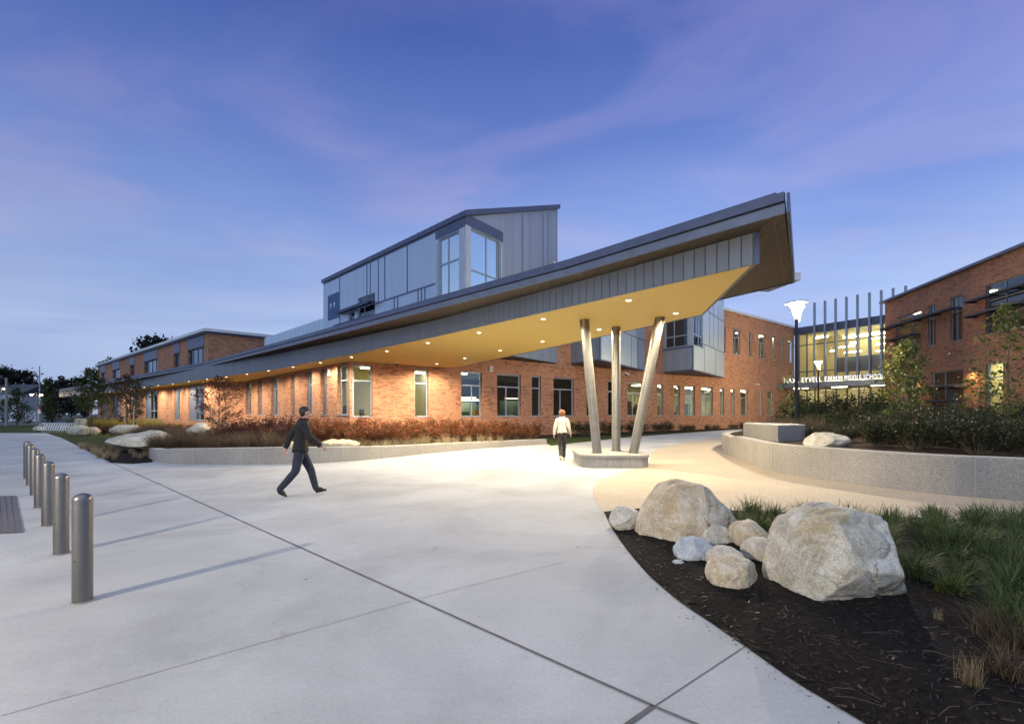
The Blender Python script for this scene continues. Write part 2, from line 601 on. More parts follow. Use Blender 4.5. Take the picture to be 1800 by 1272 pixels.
M['leaf_green'] = leaf_mat('fresh_leaf', (.040, .065, .016), (.15, .18, .05), .4, (.30, .24, .07), .1)
M['leaf_dark'] = leaf_mat('dark_shrub_leaf', (.014, .022, .010), (.045, .055, .022), .25, (.12, .035, .02), .05)
M['leaf_dim'] = leaf_mat('far_tree_leaf', (.010, .013, .010), (.030, .034, .022), .2)
M['leaf_red'] = leaf_mat('russet_leaf', (.085, .019, .010), (.29, .085, .032), .35, (.10, .09, .025), .2)
M['leaf_maroon'] = leaf_mat('maroon_leaf', (.035, .012, .010), (.11, .033, .022), .3)
M['leaf_bronze'] = leaf_mat('bronze_tree_leaf', (.06, .040, .018), (.17, .10, .045), .35)
M['leaf_olive'] = leaf_mat('olive_tree_leaf', (.03, .045, .015), (.095, .11, .035), .35)
M['blade'] = leaf_mat('green_blade', (.020, .036, .010), (.100, .138, .040), .32)
M['blade_dry'] = leaf_mat('dry_blade', (.12, .09, .045), (.40, .32, .19), .35)
M['blade_tan'] = leaf_mat('tan_grass_blade', (.17, .13, .075), (.46, .37, .23), .35)
M['leaf_shrub'] = leaf_mat('olive_shrub_leaf', (.020, .032, .010), (.075, .085, .028), .35, (.16, .12, .04), .08)
M['blade_brown'] = leaf_mat('brown_grass_blade', (.055, .040, .026), (.16, .115, .075), .3)
M['blade_gold'] = leaf_mat('gold_grass_blade', (.10, .085, .02), (.30, .24, .06), .35)

# ------------------------------------------------------------------ lamps


def street_lamp(loc, h, strength, label, warm=(1.0, .84, .54), glow_name='lamp_lens_glow', added_shield=None):
    x, y, z = loc
    s = 1.0
    root = empty('street_lamp', loc, 0, label, 'street lamp', 'tulip headed street lamps round the plaza')
    top = h
    p = MB().lathe([(.13, 0), (.13, .10), (.10, .14), (.075, .5), (.060, top - .95), (.058, top - .70)], (x, y, z), 14)
    p.build('pole', M['black_metal'], root, smooth=True)
    MB().lathe([(.17, 0), (.17, .04), (.14, .07)], (x, y, z - .005), 16).build('base_plate', M['black_metal'], root)
    for k in range(4):
        a = math.pi / 4 + k * math.pi / 2
        ca, sa = math.cos(a), math.sin(a)
        pts = []
        for i in range(7):
            t = i / 6
            r = .05 + .36 * t ** 1.6
            pts.append((x + ca * r, y + sa * r, z + top - .75 + .75 * t))
        MB().polytube(pts, .014, 6).build('arm', M['black_metal'], root, smooth=True)
    cup = MB().lathe([(.09, top - .40), (.14, top - .34), (.24, top - .16), (.31, top - .05)], (x, y, z), 14)
    cup.build('lamp_lens', emit(glow_name, warm, 14), root, smooth=True)
    ld = bpy.data.lights.new('lamp_bulb', 'POINT')
    ld.energy = strength
    ld.color = warm
    ld.shadow_soft_size = .07
    lo = bpy.data.objects.new('lamp_bulb', ld)
    COL.objects.link(lo)
    lo.parent = root
    lo.location = (0, 0, top - .52)
    if added_shield is not None:                                             # plate added to the lamp to keep its light off the annex brick
        vs, fs = [], []
        for k in range(12):
            a = added_shield + R(-45 + 90 * k / 11)
            for rr_, zz in ((.13, top - .80), (.17, top - .44), (.40, top - .05)): vs.append((x + rr_ * math.cos(a), y + rr_ * math.sin(a), z + zz))
        for k in range(11):
            fs += [(3 * k, 3 * k + 3, 3 * k + 4, 3 * k + 1), (3 * k + 1, 3 * k + 4, 3 * k + 5, 3 * k + 2)]
        MB().add(vs, fs).build('added_shield', M['black_metal'], root, smooth=True)
    MB().lathe([(.36, top - .04), (.46, top - .01), (.44, top + .03), (.10, top + .08)], (x, y, z), 24).build('lamp_cap', M['black_metal'], root, smooth=True)
    return root


LAMP_PLAZA = (-7.6, -1.95, 0)
street_lamp(LAMP_PLAZA, 4.5, 4300, 'tall lit street lamp at the open end of the row of bollards', warm=(1, .85, .62), glow_name='plaza_lamp_glow')
LAMP_A = (12.5, 20.0, .6)
street_lamp(LAMP_A, 5.85, 4800, 'tall lit tulip street lamp standing behind the stepped planter wall', glow_name='planter_lamp_glow', added_shield=R(22))
LAMP_B = (28.0, 41.6, .3)
street_lamp(LAMP_B, 6.1, 3600, 'smaller looking lit street lamp in front of the glass entrance', warm=(1, .80, .46), glow_name='entrance_lamp_glow', added_shield=R(-18))

# ------------------------------------------------------------------ ground


def sheet(name, pts, z, m, kind='structure', thick=0.0):
    mb = MB()
    if thick:
        mb.prism([(p[0], p[1]) for p in pts], z - thick, z)
    else:
        mb.ngon([(p[0], p[1], z) for p in pts])
    o = mb.build(name, m)
    return tag(o, kind=kind)


sheet('ground', [(-900, -300), (900, -300), (900, 1200), (-900, 1200)], -.03, mat('far_ground', (.045, .05, .03), .95, var=(.3, .4)))

# curved front of the mulch bed and of the aggregate strip
MULCH_FRONT = [G(1062, 901), G(1074, 925), G(1090, 950), G(1118, 986), G(1150, 1020), G(1198, 1060), G(1250, 1095), G(1325, 1147),
               G(1400, 1200), G(1520, 1272), Vector((2.05, 1.6, 0)), Vector((2.5, .4, 0)), Vector((3.2, -1.2, 0))]
GRAVEL_EDGE = [G(1144, 794), G(1143, 812), G(1120, 823), G(1085, 832), G(1056, 843), G(1043, 857), G(1042, 872), G(1049, 886), G(1062, 901)]
plaza = [(-70, -40), (30, -40), (30, 40), (34, 56), (10, 60), (-70, 60)]
sheet('plaza', plaza, 0.0, M['concrete'])
grav = [(p.x, p.y) for p in GRAVEL_EDGE] + [(p.x, p.y) for p in (G(1120, 894), G(1280, 897), G(1500, 905), G(1800, 917))] + \
       [(9, 5.2), (13, 3.5), (16, 7), (14, 14), (12.5, 22)] + [(p.x, p.y) for p in (G(1279, 768), G(1250, 770), G(1190, 779))]
sheet('gravel_path', grav, .004, M['gravel'])


def joint(a, b, w=.012, z=.004, m=None):
    a, b = Vector((a[0], a[1], z)), Vector((b[0], b[1], z))
    d = (b - a).normalized()
    n = Vector((-d.y, d.x, 0)) * w / 2
    o = MB().ngon([a - n, b - n, b + n, a + n]).build('pavement_joint', m or M_JOINT)
    return tag(o, kind='structure')


M_JOINT = mat('joint_filler', (.10, .095, .095), .9, var=(6, .3))  # dark filler of the main paving joints
M_JOINT2 = mat('sawn_joint', (.33, .325, .315), .9, var=(6, .2))
joint(G(192, 811), G(1150, 1241), .021)
joint(G(1150, 1241), G(1230, 1275), .020)
joint(G(1148, 1241), G(1030, 1325), .030)
joint(G(1152, 1240), G(1312, 1134), .007)
joint(G(0, 1258), G(729, 1054), .006, m=M_JOINT2)
joint(G(735, 1052), G(1000, 985), .005, m=M_JOINT2)
joint(G(0, 980), G(418, 921), .006, m=M_JOINT2)
joint(G(425, 919), G(1020, 845), .006, m=M_JOINT2)
joint(G(625, 813), G(1042, 863), .006, m=M_JOINT2)
joint(G(0, 860), G(285, 838), .006, m=M_JOINT2)
joint(G(0, 806), G(180, 800), .012, m=M_JOINT2)
joint(G(0, 786), G(145, 782), .014, m=M_JOINT2)

# tactile warning pad by the bollards
root = empty('tactile_paving', G(20, 905), 0, 'dark grey ribbed tactile pad set in the paving beside the bollards', 'tactile paving')
pad = [G(-60, 872), G(29, 872), G(40, 936), G(-70, 942)]
MB().prism([(p.x, p.y) for p in pad], .003, .012).build('pad', mat('tactile_grey', (.085, .075, .080), .7, var=(8, .2)), root)
rb = MB()
for i in range(9):
    t = (i + .5) / 9
    a, b = pad[0].lerp(pad[1], t), pad[3].lerp(pad[2], t)
    d = (b - a).normalized() * .03
    n = Vector((-d.y, d.x, 0)).normalized() * .03
    rb.prism([tuple((a + d - n)[:2]), tuple((b - d - n)[:2]), tuple((b - d + n)[:2]), tuple((a + d + n)[:2])], .012, .018)
rb.build('rib', mat('tactile_rib_grey', (.11, .10, .105), .7), root)

# ------------------------------------------------------------------ canopy
ZS, ZE = 4.5, 5.10
S_PX = [(1327, 463), (1000, 538), (760, 592), (618, 622), (484, 648.5), (360, 665.5), (222, 685.5), (104, 698)]
S_TOP = [5.09, 5.09, 5.10, 5.26, 5.48, 5.50, 5.45, 5.40]
S_NEAR = [G(x, y, ZS) for x, y in S_PX]
S_FAR = [G(1234, 553, ZS), G(1120, 577.6, ZS), G(909, 623, ZS), Vector((-3.2, 28.1, ZS)), Vector((-13, 35, ZS)), Vector((-26, 46, ZS)), Vector((-46, 62, ZS)), Vector((-76, 86, ZS))]
E_NEAR = [Vector((4.73, 7.89, ZE)), Vector((1.43, 11.43, ZE)), G(760, 543, 5.12), G(617, 580, 5.27), G(484, 613.5, 5.50), G(360, 644, 5.52), G(222, 668, 5.47), G(104, 688, 5.42)]
E_FAR = [Vector((7.47, 12.12, ZE)), Vector((5.4, 15.45, ZE)), Vector((2.3, 20.4, 5.12)), Vector((-3.0, 28.6, 5.27)), Vector((-13, 36, 5.50)), Vector((-26, 46.5, 5.52)), Vector((-46, 62, 5.47)), Vector((-76, 84, 5.42))]

canopy = empty('entrance_canopy', (3.2, 14.2, 0), 0, 'long wedge shaped grey canopy with a glowing yellow soffit on three slanted columns', 'canopy')


def strip_between(mb, a, b, dz=0.0):
    for i in range(len(a) - 1):
        q = [(a[i].x, a[i].y, a[i].z + dz), (a[i + 1].x, a[i + 1].y, a[i + 1].z + dz), (b[i + 1].x, b[i + 1].y, b[i + 1].z + dz), (b[i].x, b[i].y, b[i].z + dz)]
        mb.add(q, [(0, 1, 2, 3)])


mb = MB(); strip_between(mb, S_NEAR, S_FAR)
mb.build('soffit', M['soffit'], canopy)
mb = MB(); strip_between(mb, E_NEAR, E_FAR)
mb.build('eave_underside', M['eave'], canopy)


def ribbon(mb, line, z0, z1, off=0.0, thick=.04):
    """upright band along a polyline, thick towards the inside; z0, z1 are offsets from the line's own height, or lists of heights"""
    n = len(line)
    lo = z0 if isinstance(z0, list) else [Vector(p).z + z0 for p in line]
    hi = z1 if isinstance(z1, list) else [Vector(p).z + z1 for p in line]
    offs = []
    for i in range(n):
        d = (Vector(line[min(i + 1, n - 1)]) - Vector(line[max(i - 1, 0)]))
        d.z = 0
        d.normalize()
        offs.append(Vector((-d.y, d.x, 0)))
    for i in range(n - 1):
        a, b = Vector(line[i]), Vector(line[i + 1])
        na, nb = offs[i], offs[i + 1]
        o = [a + na * off, b + nb * off]
        q = [a + na * (off - thick), b + nb * (off - thick)]
        vs = []
        for za, zb in ((lo[i], lo[i + 1]), (hi[i], hi[i + 1])):
            for p, z in ((o[0], za), (o[1], zb), (q[1], zb), (q[0], za)): vs.append((p.x, p.y, z))
        fs = [(0, 1, 5, 4), (4, 5, 6, 7), (3, 2, 1, 0), (2, 3, 7, 6)]
        if i == 0: fs.append((3, 0, 4, 7))
        if i == n - 2: fs.append((1, 2, 6, 5))
        mb.add(vs, fs)
    return mb


mb = MB(); ribbon(mb, S_NEAR, -.02, [z - .002 for z in S_TOP], .03, .05)
mb.build('cladding_band', M['seam_fascia'], canopy)
mb = MB(); ribbon(mb, [S_NEAR[0], S_FAR[0]], -.012, ZE - ZS - .004, .03, .06); ribbon(mb, S_FAR[:4], -.012, ZE - ZS - .004, .03, .06)
mb.build('end_cladding', M['seam_fascia'], canopy)
c0 = S_NEAR[0]
MB().box((c0.x - .045, c0.y - .065, ZS - .024), (.10, 0, 0), (0, .07, 0), (0, 0, ZE - ZS + .015)).build('corner_trim', M['trim_lo'], canopy)
# two stepped metal bands of the roof edge, with a dark gap between them
mb = MB(); ribbon(mb, E_NEAR, -.02, .155, .0, .05)
mb.build('lower_roof_band', M['trim_lo'], canopy)
mb = MB(); ribbon(mb, E_NEAR, .155, .18, -.02, .05)
mb.build('shadow_gap', M['black_metal'], canopy)
mb = MB(); ribbon(mb, E_NEAR, .18, .335, .05, .07)
mb.build('upper_roof_band', M['trim'], canopy)
ridge = [Vector(p) for p in E_NEAR]
ridge[0] = ridge[0].lerp(ridge[1], .03)
mb = MB(); ribbon(mb, ridge, .335, .395, -.02, .06)
mb.build('roof_cap', M['trim'], canopy)
mb = MB()
ribbon(mb, [E_NEAR[0] + Vector((.03, .0, 0)), E_FAR[0]], -.02, .33, -.0, .05)
ribbon(mb, E_FAR[:4], -.02, .33, 0, .05)
mb.build('end_roof_band', M['trim'], canopy)
mb = MB(); strip_between(mb, E_NEAR, E_FAR, .30)
mb.build('roof', M['trim'], canopy)
# trim line a little inside the sloping end
a, b = E_NEAR[0], E_FAR[0]
d = (b - a).normalized(); nn = Vector((-d.y, d.x, 0))
mb = MB()
for oo in (.16,):
    p, q = a + d * .25 + nn * oo, b - d * .05 + nn * oo
    mb.box((p.x, p.y, ZE - .012), (q - p), nn * .03, (0, 0, .014))
mb.build('eave_bead', mat('eave_bead_brown', (.14, .09, .05), .6), canopy)

for (bx, by, bz), (tx, ty) in (((2.64, 14.10, .38), (2.23, 14.06)), ((3.42, 14.95, .38), (3.49, 15.26)), ((3.76, 14.10, .38), (4.47, 13.73))):
    c = MB().polytube([(bx, by, bz), (tx, ty, ZS + .02)], .140, 28).build('column', M['column'], canopy, smooth=True)
    MB().polytube([(bx, by, bz + .0), (bx + (tx - bx) * .012, by + (ty - by) * .012, bz + .05)], .165, 24).build('base_ring', M['column'], c)
    cap_ = Vector((tx, ty, ZS)) - Vector((bx, by, bz))
    top_ = Vector((tx, ty, ZS + .015))
    MB().polytube([top_ - cap_ * .075, top_], .145, 28).build('collar', mat('column_collar', (.15, .12, .09), .45, .6), c, smooth=True)

DOWN = [(1105, 527), (955, 560), (842, 584), (752, 602), (680, 616.5), (618, 627), (563, 637), (515, 644.5), (472, 651), (434, 657), (398, 662), (364, 666),
        (332, 670), (304, 674), (278, 677), (254, 680), (232, 683), (193, 688), (132, 695.6),
        (1187.6, 550), (1053, 578.5), (953.6, 599.6), (879, 615.5), (817, 629), (768, 639)]
for i, (px, py) in enumerate(DOWN):
    p = G(px, py, ZS)
    ring = MB().lathe([(.075, ZS - .014), (.095, ZS - .010), (.095, ZS - .001)], (p.x, p.y, 0), 20).build('downlight', M['white_metal'], canopy)
    MB().lathe([(.060, ZS - .020), (.070, ZS - .015)], (p.x, p.y, 0), 16).build('lens', M['downlight'], ring)
    ld = bpy.data.lights.new('downlight_lamp', 'SPOT')
    ld.energy = 820 if i in (0, 1, 2, 19, 20, 21, 22) else (1350 if i in (3, 4, 5, 23, 24) else 680)
    if p.y > 34: ld.energy = 1300
    ld.color = (1, .84, .58)
    ld.spot_size = R(168)
    ld.spot_blend = .45
    ld.shadow_soft_size = .06
    lo = bpy.data.objects.new('downlight_lamp', ld)
    COL.objects.link(lo)
    lo.location = Vector((p.x, p.y, ZS - .04)) - Vector(canopy.location)
    lo.parent = canopy

# scupper at the far corner of the canopy roof
# dome camera under the soffit
def dome_camera(p, label):
    r_ = empty('dome_camera', p, 0, label, 'security camera')
    MB().lathe([(.12, 0), (.12, -.05), (.10, -.06)], p, 18).build('housing', M['white_box'], r_)
    MB().lathe([(.095, -.06), (.085, -.11), (.05, -.145), (.01, -.155)], p, 18).build('dome', mat('smoked_dome', (.01, .01, .012), .1), r_, smooth=True)
dome_camera(G(697, 637.5, ZS) + Vector((0, 0, -.001)), 'black dome camera hanging under the yellow soffit near the corner window')

# plinth that carries the three columns
pl = empty('column_plinth', (3.2, 14.3, 0), 0, 'low pale rounded concrete plinth carrying the three slanted columns', 'plinth')
def rrect(x0, y0, x1, y1, r, n=5):
    out = []
    for cx, cy, a0 in ((x1 - r, y0 + r, -90), (x1 - r, y1 - r, 0), (x0 + r, y1 - r, 90), (x0 + r, y0 + r, 180)):
        for k in range(n + 1):
            a = R(a0 + 90 * k / n)
            out.append((cx + r * math.cos(a), cy + r * math.sin(a)))
    return out
body = rrect(2.08, 13.46, 4.12, 15.75, .42)
MB().prism(body, -.05, .30).build('body', M['plinth'], pl)
MB().prism(rrect(2.03, 13.41, 4.17, 15.80, .44), .30, .385).build('cap', M['wall_conc'], pl, bevel=.012)
ribs = MB()
for i in range(len(body)):
    a, b = Vector(body[i]), Vector(body[(i + 1) % len(body)])
    n_ = max(1, int((b - a).length / .055))
    dd = (b - a).normalized()
    for k in range(n_):
        c_ = a + (b - a) * ((k + .5) / n_)
        ribs.cbox((c_.x, c_.y, 0), .026, .03, .292, math.atan2(dd.y, dd.x))
ribs.build('rib', M['plinth'], pl)

# ------------------------------------------------------------------ walls with openings


class Wall:
    """an upright wall from p0 to p1 (seen with p0 to the left); u runs along it in metres"""

    def __init__(self, p0, p1, z0, z1, open_=(), reveal=.24, zs1=None):
        self.p0 = Vector((p0[0], p0[1], 0)); self.p1 = Vector((p1[0], p1[1], 0))
        self.d = (self.p1 - self.p0).normalized()
        self.n = Vector((self.d.y, -self.d.x, 0))        # outward
        self.len = (self.p1 - self.p0).length
        self.z0, self.z1, self.reveal = z0, z1, reveal
        self.open = list(open_)

    def u(self, px):
        """distance along the wall at which the ray of photo column px meets it"""
        k = (px - CX) / F_PX
        return (k * self.p0.y - self.p0.x) / (self.d.x - k * self.d.y)

    def at(self, u, z, out=0.0):
        p = self.p0 + self.d * u + self.n * out
        return Vector((p.x, p.y, z))

    def z(self, px, py):
        p = self.at(self.u(px), 0)
        return EYE + (HZ - py) / F_PX * p.y

    def mesh(self, ends=True, thick=.3, z1b=None):
        mb = MB()
        us = sorted(set([0, self.len] + [o[0] for o in self.open] + [o[1] for o in self.open]))
        zs = sorted(set([self.z0, self.z1] + [o[2] for o in self.open] + [o[3] for o in self.open]))
        us = [u for u in us if 0 <= u <= self.len]
        zs = [z for z in zs if self.z0 <= z <= self.z1]
        for i in range(len(us) - 1):
            run = None
            for j in range(len(zs) - 1):
                cu, cz = (us[i] + us[i + 1]) / 2, (zs[j] + zs[j + 1]) / 2
                hole = any(o[0] < cu < o[1] and o[2] < cz < o[3] for o in self.open)
                if not hole:
                    mb.ngon([self.at(us[i], zs[j]), self.at(us[i + 1], zs[j]), self.at(us[i + 1], zs[j + 1]), self.at(us[i], zs[j + 1])])
        for a, b, c, e in self.open:
            r = -self.reveal
            A = [self.at(a, c), self.at(b, c), self.at(b, e), self.at(a, e)]
            B = [self.at(a, c, r), self.at(b, c, r), self.at(b, e, r), self.at(a, e, r)]
            for k in range(4):
                k2 = (k + 1) % 4
                mb.ngon([A[k2], A[k], B[k], B[k2]][::-1] if False else [A[k], B[k], B[k2], A[k2]])
        t = -thick
        mb.ngon([self.at(0, self.z1), self.at(self.len, self.z1), self.at(self.len, self.z1, t), self.at(0, self.z1, t)])
        if ends:
            for u_ in (0, self.len):
                q = [self.at(u_, self.z0), self.at(u_, self.z0, t), self.at(u_, self.z1, t), self.at(u_, self.z1)]
                mb.ngon(q if u_ == 0 else q[::-1])
        return mb


def window(root, w, u0, u1, z0, z1, hs=(), vs=(), fm='frame', gm='glass', set_=.15, fw=.085, name='window'):
    """frame ring with mullions set back in the wall, its pane a sub-part"""
    mb = MB()
    dz = .09

    def bar(a, b, c, e, dep=dz, out=-set_):
        mb.box(w.at(a, c, out - dep), w.d * (b - a), w.n * dep, (0, 0, e - c))
    bar(u0, u0 + fw, z0, z1); bar(u1 - fw, u1, z0, z1)
    bar(u0 + fw, u1 - fw, z0, z0 + fw); bar(u0 + fw, u1 - fw, z1 - fw, z1)
    hz = sorted(hs)
    for h in hz:
        zc = z0 + (z1 - z0) * h
        bar(u0 + fw, u1 - fw, zc - fw * .5, zc + fw * .5, dz - .01)
    for v in vs:
        if isinstance(v, tuple): v, lo, hi = v
        else: lo, hi = 0, 1
        uc = u0 + (u1 - u0) * v
        za, zb = z0 + (z1 - z0) * lo, z0 + (z1 - z0) * hi
        bar(uc - fw * .4, uc + fw * .4, max(za, z0 + fw), min(zb, z1 - fw), dz - .02)
    # projecting sill
    mb.box(w.at(u0 + .004, z0 + .002, -set_ + .002), w.d * (u1 - u0 - .008), w.n * (set_ + .03), (0, 0, .03))
    f = mb.build(name, M[fm], root)
    g = MB()
    o = -set_ - dz * .5
    g.ngon([w.at(u0 + .03, z0 + .03, o), w.at(u1 - .03, z0 + .03, o), w.at(u1 - .03, z1 - .03, o), w.at(u0 + .03, z1 - .03, o)])
    g.build('pane', M[gm], f)
    return f


def room(root, w, u0, u1, depth, z0, z1, m, strips=(), sm='strip', gap=.32, left=True):
    """what one sees through the panes: back wall, sides, floor and ceiling, and ceiling lights"""
    mb = MB()
    a0, a1 = w.at(u0, z0, -gap), w.at(u1, z0, -gap)
    b0, b1 = w.at(u0, z0, -depth), w.at(u1, z0, -depth)
    up = Vector((0, 0, z1 - z0))
    mb.ngon([a0, a1, b1, b0]); mb.ngon([a0 + up, b0 + up, b1 + up, a1 + up])
    mb.ngon([b0, b1, b1 + up, b0 + up])
    if left: mb.ngon([a0, b0, b0 + up, a0 + up])
    mb.ngon([a1, a1 + up, b1 + up, b1])
    mb.build('room_lining', m if not isinstance(m, str) else M[m], root)
    for (ua, ub, da, db) in strips:
        p = w.at(ua, z1 - .10, -db)
        MB().box(p, w.d * (ub - ua), w.n * (db - da), (0, 0, .06)).build('ceiling_light', M[sm], root)


# ------------------------------------------------------------------ main brick block (faces the viewer, behind the columns)
C0 = Vector((-8.94, 25.1, 0))
C1 = Vector((36.7, 59.2, 0))
block = empty('brick_block', (10, 40, 0), 0, 'two storey orange brick school block with tall windows behind the slanted columns', 'school building')
wb = Wall(C0, C1, -.3, 12.7)
ZT, ZB = 4.35, 1.40
G1 = [  # left px, right px, horizontals, verticals, glass look
    (617.5, 655, (.70,), ()), (729, 753, (.70,), ()), (811, 847, (.70,), ((.55, 0, .70),)), (874, 915.5, (.70,), ((.42, 0, .70),)), (935, 951, (.70,), ()),
    (973, 1009, (.70,), ((.38, 0, .70),)), (1031, 1041, (.70,), ()), (1069, 1091, (.70,), ()), (1103, 1131, (.68,), ((.4, 0, .68),)), (1155.5, 1166, (.68,), ()), (1185, 1195.5, (.68,), ()),
    (1204, 1222, (.68,), ((.5, 0, .68),)), (1233, 1253, (.68,), ((.5, 0, .68),)), (1266, 1273, (.68,), ()), (1285, 1291.5, (.68,), ()), (1302, 1314.5, (.68,), ()),
    (1335, 1340, (.68,), ()), (1349, 1359.5, (.68,), ())]
G2 = [(1269, 1275.5), (1289, 1301), (1317, 1323), (1334, 1345.5), (1358, 1364), (1373, 1378), (1385.5, 1395)]
wins = []
for a, b, hs, vs in G1:
    u0, u1 = wb.u(a), wb.u(b)
    u0 = max(u0, .14)
    zt = ZT
    wins.append((u0, u1, ZB, zt, hs, vs))
for a, b in G2:
    wins.append((wb.u(a), wb.u(b), 8.15, 11.05, (.66,), ((.45, 0, .66),) if b - a > 9 else ()))
u_up = wb.u(978)
lo_ = Wall(C0, C1, -.3, 5.35)
lo_.open = [w_[:4] for w_ in wins if w_[2] < 5]
mb = lo_.mesh()
hi_ = Wall(wb.at(u_up, 0), C1, 5.35, 12.7)
hi_.open = [(w_[0] - u_up, w_[1] - u_up, w_[2], w_[3]) for w_ in wins if w_[2] > 5]
m2 = hi_.mesh()
mb.add(m2.v, m2.f)
mb.build('wall', M['brick'], block)
for u0, u1, z0, z1, hs, vs in wins:
    window(block, wb, u0, u1, z0, z1, hs, vs)
# coping
MB().box(wb.at(14.5, 12.70, -.45), wb.d * (wb.len - 14.5), wb.n * .60, (0, 0, .26)).build('coping', M['white_metal'], block)
# upper rooms and lower rooms
ua, ub, uc = wb.u(785), wb.u(1022), wb.u(1097)
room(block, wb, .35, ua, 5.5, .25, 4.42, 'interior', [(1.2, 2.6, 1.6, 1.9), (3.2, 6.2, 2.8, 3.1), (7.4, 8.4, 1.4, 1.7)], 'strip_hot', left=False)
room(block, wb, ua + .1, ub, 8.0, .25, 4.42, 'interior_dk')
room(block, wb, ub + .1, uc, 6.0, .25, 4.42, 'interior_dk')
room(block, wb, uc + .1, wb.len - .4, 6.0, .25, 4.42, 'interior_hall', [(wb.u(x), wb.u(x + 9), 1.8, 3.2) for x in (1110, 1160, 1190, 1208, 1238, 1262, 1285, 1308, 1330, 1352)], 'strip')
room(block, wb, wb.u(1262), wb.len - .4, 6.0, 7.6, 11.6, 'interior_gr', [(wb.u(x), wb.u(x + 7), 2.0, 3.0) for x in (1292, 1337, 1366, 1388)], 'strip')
# the library end of the dark room: a bright counter zone deep inside
def furniture(px0, px1, z0, z1, dep, col, nm, em=0):
    u0, u1 = wb.u(px0), wb.u(px1)
    m_ = emit(nm, col, em) if em else mat(nm, col, .6)
    return MB().box(wb.at(u0, z0, -dep), wb.d * (u1 - u0), wb.n * .35, (0, 0, z1 - z0)).build(nm, m_, block)
for x in (806, 868):
    furniture(x + 1, x + 47, 2.62, 2.72, 5.0, (1, .86, .52), 'glow_strip', 9)
    furniture(x + 4, x + 44, 2.86, 2.93, 6.0, (1, .86, .52), 'glow_strip', 6)
    furniture(x, x + 52, .3, 2.55, 6.6, (.38, .46, .36), 'bookcase')
    furniture(x + 6, x + 22, .3, 1.75, 5.2, (.10, .22, .16), 'display_case')
    furniture(x + 25, x + 47, .3, 1.85, 4.6, (.75, .33, .05), 'orange_counter')

rf_ = random.Random(5)
for px_ in range(1102, 1360, 9):                                   # cupboards, pin boards and desks inside the lit rooms
    h_ = rf_.uniform(.9, 2.6)
    furniture(px_, px_ + rf_.uniform(3, 8), .3, .3 + h_, rf_.uniform(2.0, 5.6), rf_.choice([(.16, .15, .12), (.30, .26, .16), (.09, .11, .11), (.42, .38, .25), (.12, .20, .18)]), rf_.choice(['cupboard', 'desk', 'pin_board']))
for px_ in (622, 636, 648, 735, 746):
    furniture(px_, px_ + rf_.uniform(4, 9), .3, rf_.uniform(1.7, 2.1), rf_.uniform(1.2, 4.0), (.16, .13, .08), 'desk')
for px_, wd_, z_ in ((930, 12, 2.5), (975, 20, 2.9), (1000, 12, 2.5), (1034, 10, 2.6), (1072, 16, 2.7)):  # glow strips with backing, added to brighten these dark panes
    furniture(px_, px_ + wd_, z_, z_ + .06, 6.4, (1, .88, .58), 'glow_strip', 4)
    furniture(px_ - 6, px_ + wd_ + 8, .3, z_ - .15, 7.0, (.26, .32, .28), 'bookcase')
# second bay of objects fixed to the wall
def wall_box(w, px, z, wd, hg, label, name='wall_speaker', cat='speaker', dep=.12):
    p = w.at(w.u(px), z)
    r_ = empty(name, p, 0, label, cat)
    MB().box(w.at(w.u(px) - wd / 2, z - hg / 2, .004), w.d * wd, w.n * dep, (0, 0, hg)).build('housing', M['white_box'], r_, bevel=.01)
    MB().box(w.at(w.u(px) - wd * .36, z - hg * .36, .004 + dep), w.d * wd * .72, w.n * .012, (0, 0, hg * .72)).build('grille', mat('speaker_grille', (.45, .45, .43), .7), r_)
wall_box(wb, 862, 4.62, .30, .34, 'small white speaker box on the brick above the dark library windows')
def bullet_camera(w, px, z, label):
    p = w.at(w.u(px), z)
    r_ = empty('wall_camera', p, 0, label, 'security camera')
    MB().box(w.at(w.u(px) - .12, z - .12, .004), w.d * .24, w.n * .06, (0, 0, .24)).build('base', M['white_box'], r_)
    a = w.at(w.u(px), z, .06)
    MB().polytube([a, a + w.n * .22 + Vector((0, 0, .06))], .035, 10).build('bracket', M['white_box'], r_)
    b_ = a + w.n * .22 + Vector((0, 0, .06))
    MB().polytube([b_ - w.d * .22, b_ + w.d * .34 - Vector((0, 0, .10))], .085, 12).build('body', M['white_box'], r_)
bullet_camera(wb, 1096, 5.02, 'white wall camera on brick just beside the middle canopy column')
bullet_camera(wb, 1328, 5.0, 'white wall camera on lit brick close to the glass entrance')

# metal bays that stick out of the upper wall (saw-tooth plan)


def face_box(mb, a, b, z0, z1a, z1b):
    mb.ngon([(a.x, a.y, z0), (b.x, b.y, z0), (b.x, b.y, z1b), (a.x, a.y, z1a)])


def on_wall(px): return wb.at(wb.u(px), 0)


def lin(a, b, t): return a.lerp(b, t)


def panel_joint(mb, w, u0, z0, z1, wd=.07, out=.012):
    mb.box(w.at(u0 - wd / 2, z0, 0.003), w.d * wd, w.n * out, (0, 0, z1 - z0))


def h_joint(mb, w, u0, u1, z, wd=.08, out=.016):
    mb.box(w.at(u0, z - wd / 2, 0.003), w.d * (u1 - u0), w.n * out, (0, 0, wd))


def bay(pl, pc, pr, zb, ztop, rise):
    """one projecting bay: left face pl-pc, right face pc-pr, underside, sloped roof"""
    wl, wr = Wall(pl, pc, zb, ztop), Wall(pc, pr, zb, ztop)
    return wl, wr


def sloped_cap(mb, w, u0, u1, z1a, z1b, zlow):
    mb.ngon([w.at(u0, zlow), w.at(u1, zlow), w.at(u1, z1b), w.at(u0, z1a)])


def under(root, pts, z, name='underside'):
    mb = MB()
    mb.ngon([(p.x, p.y, z) for p in pts])
    return mb.build(name, mat('bay_underside', (.16, .14, .13), .7), root)


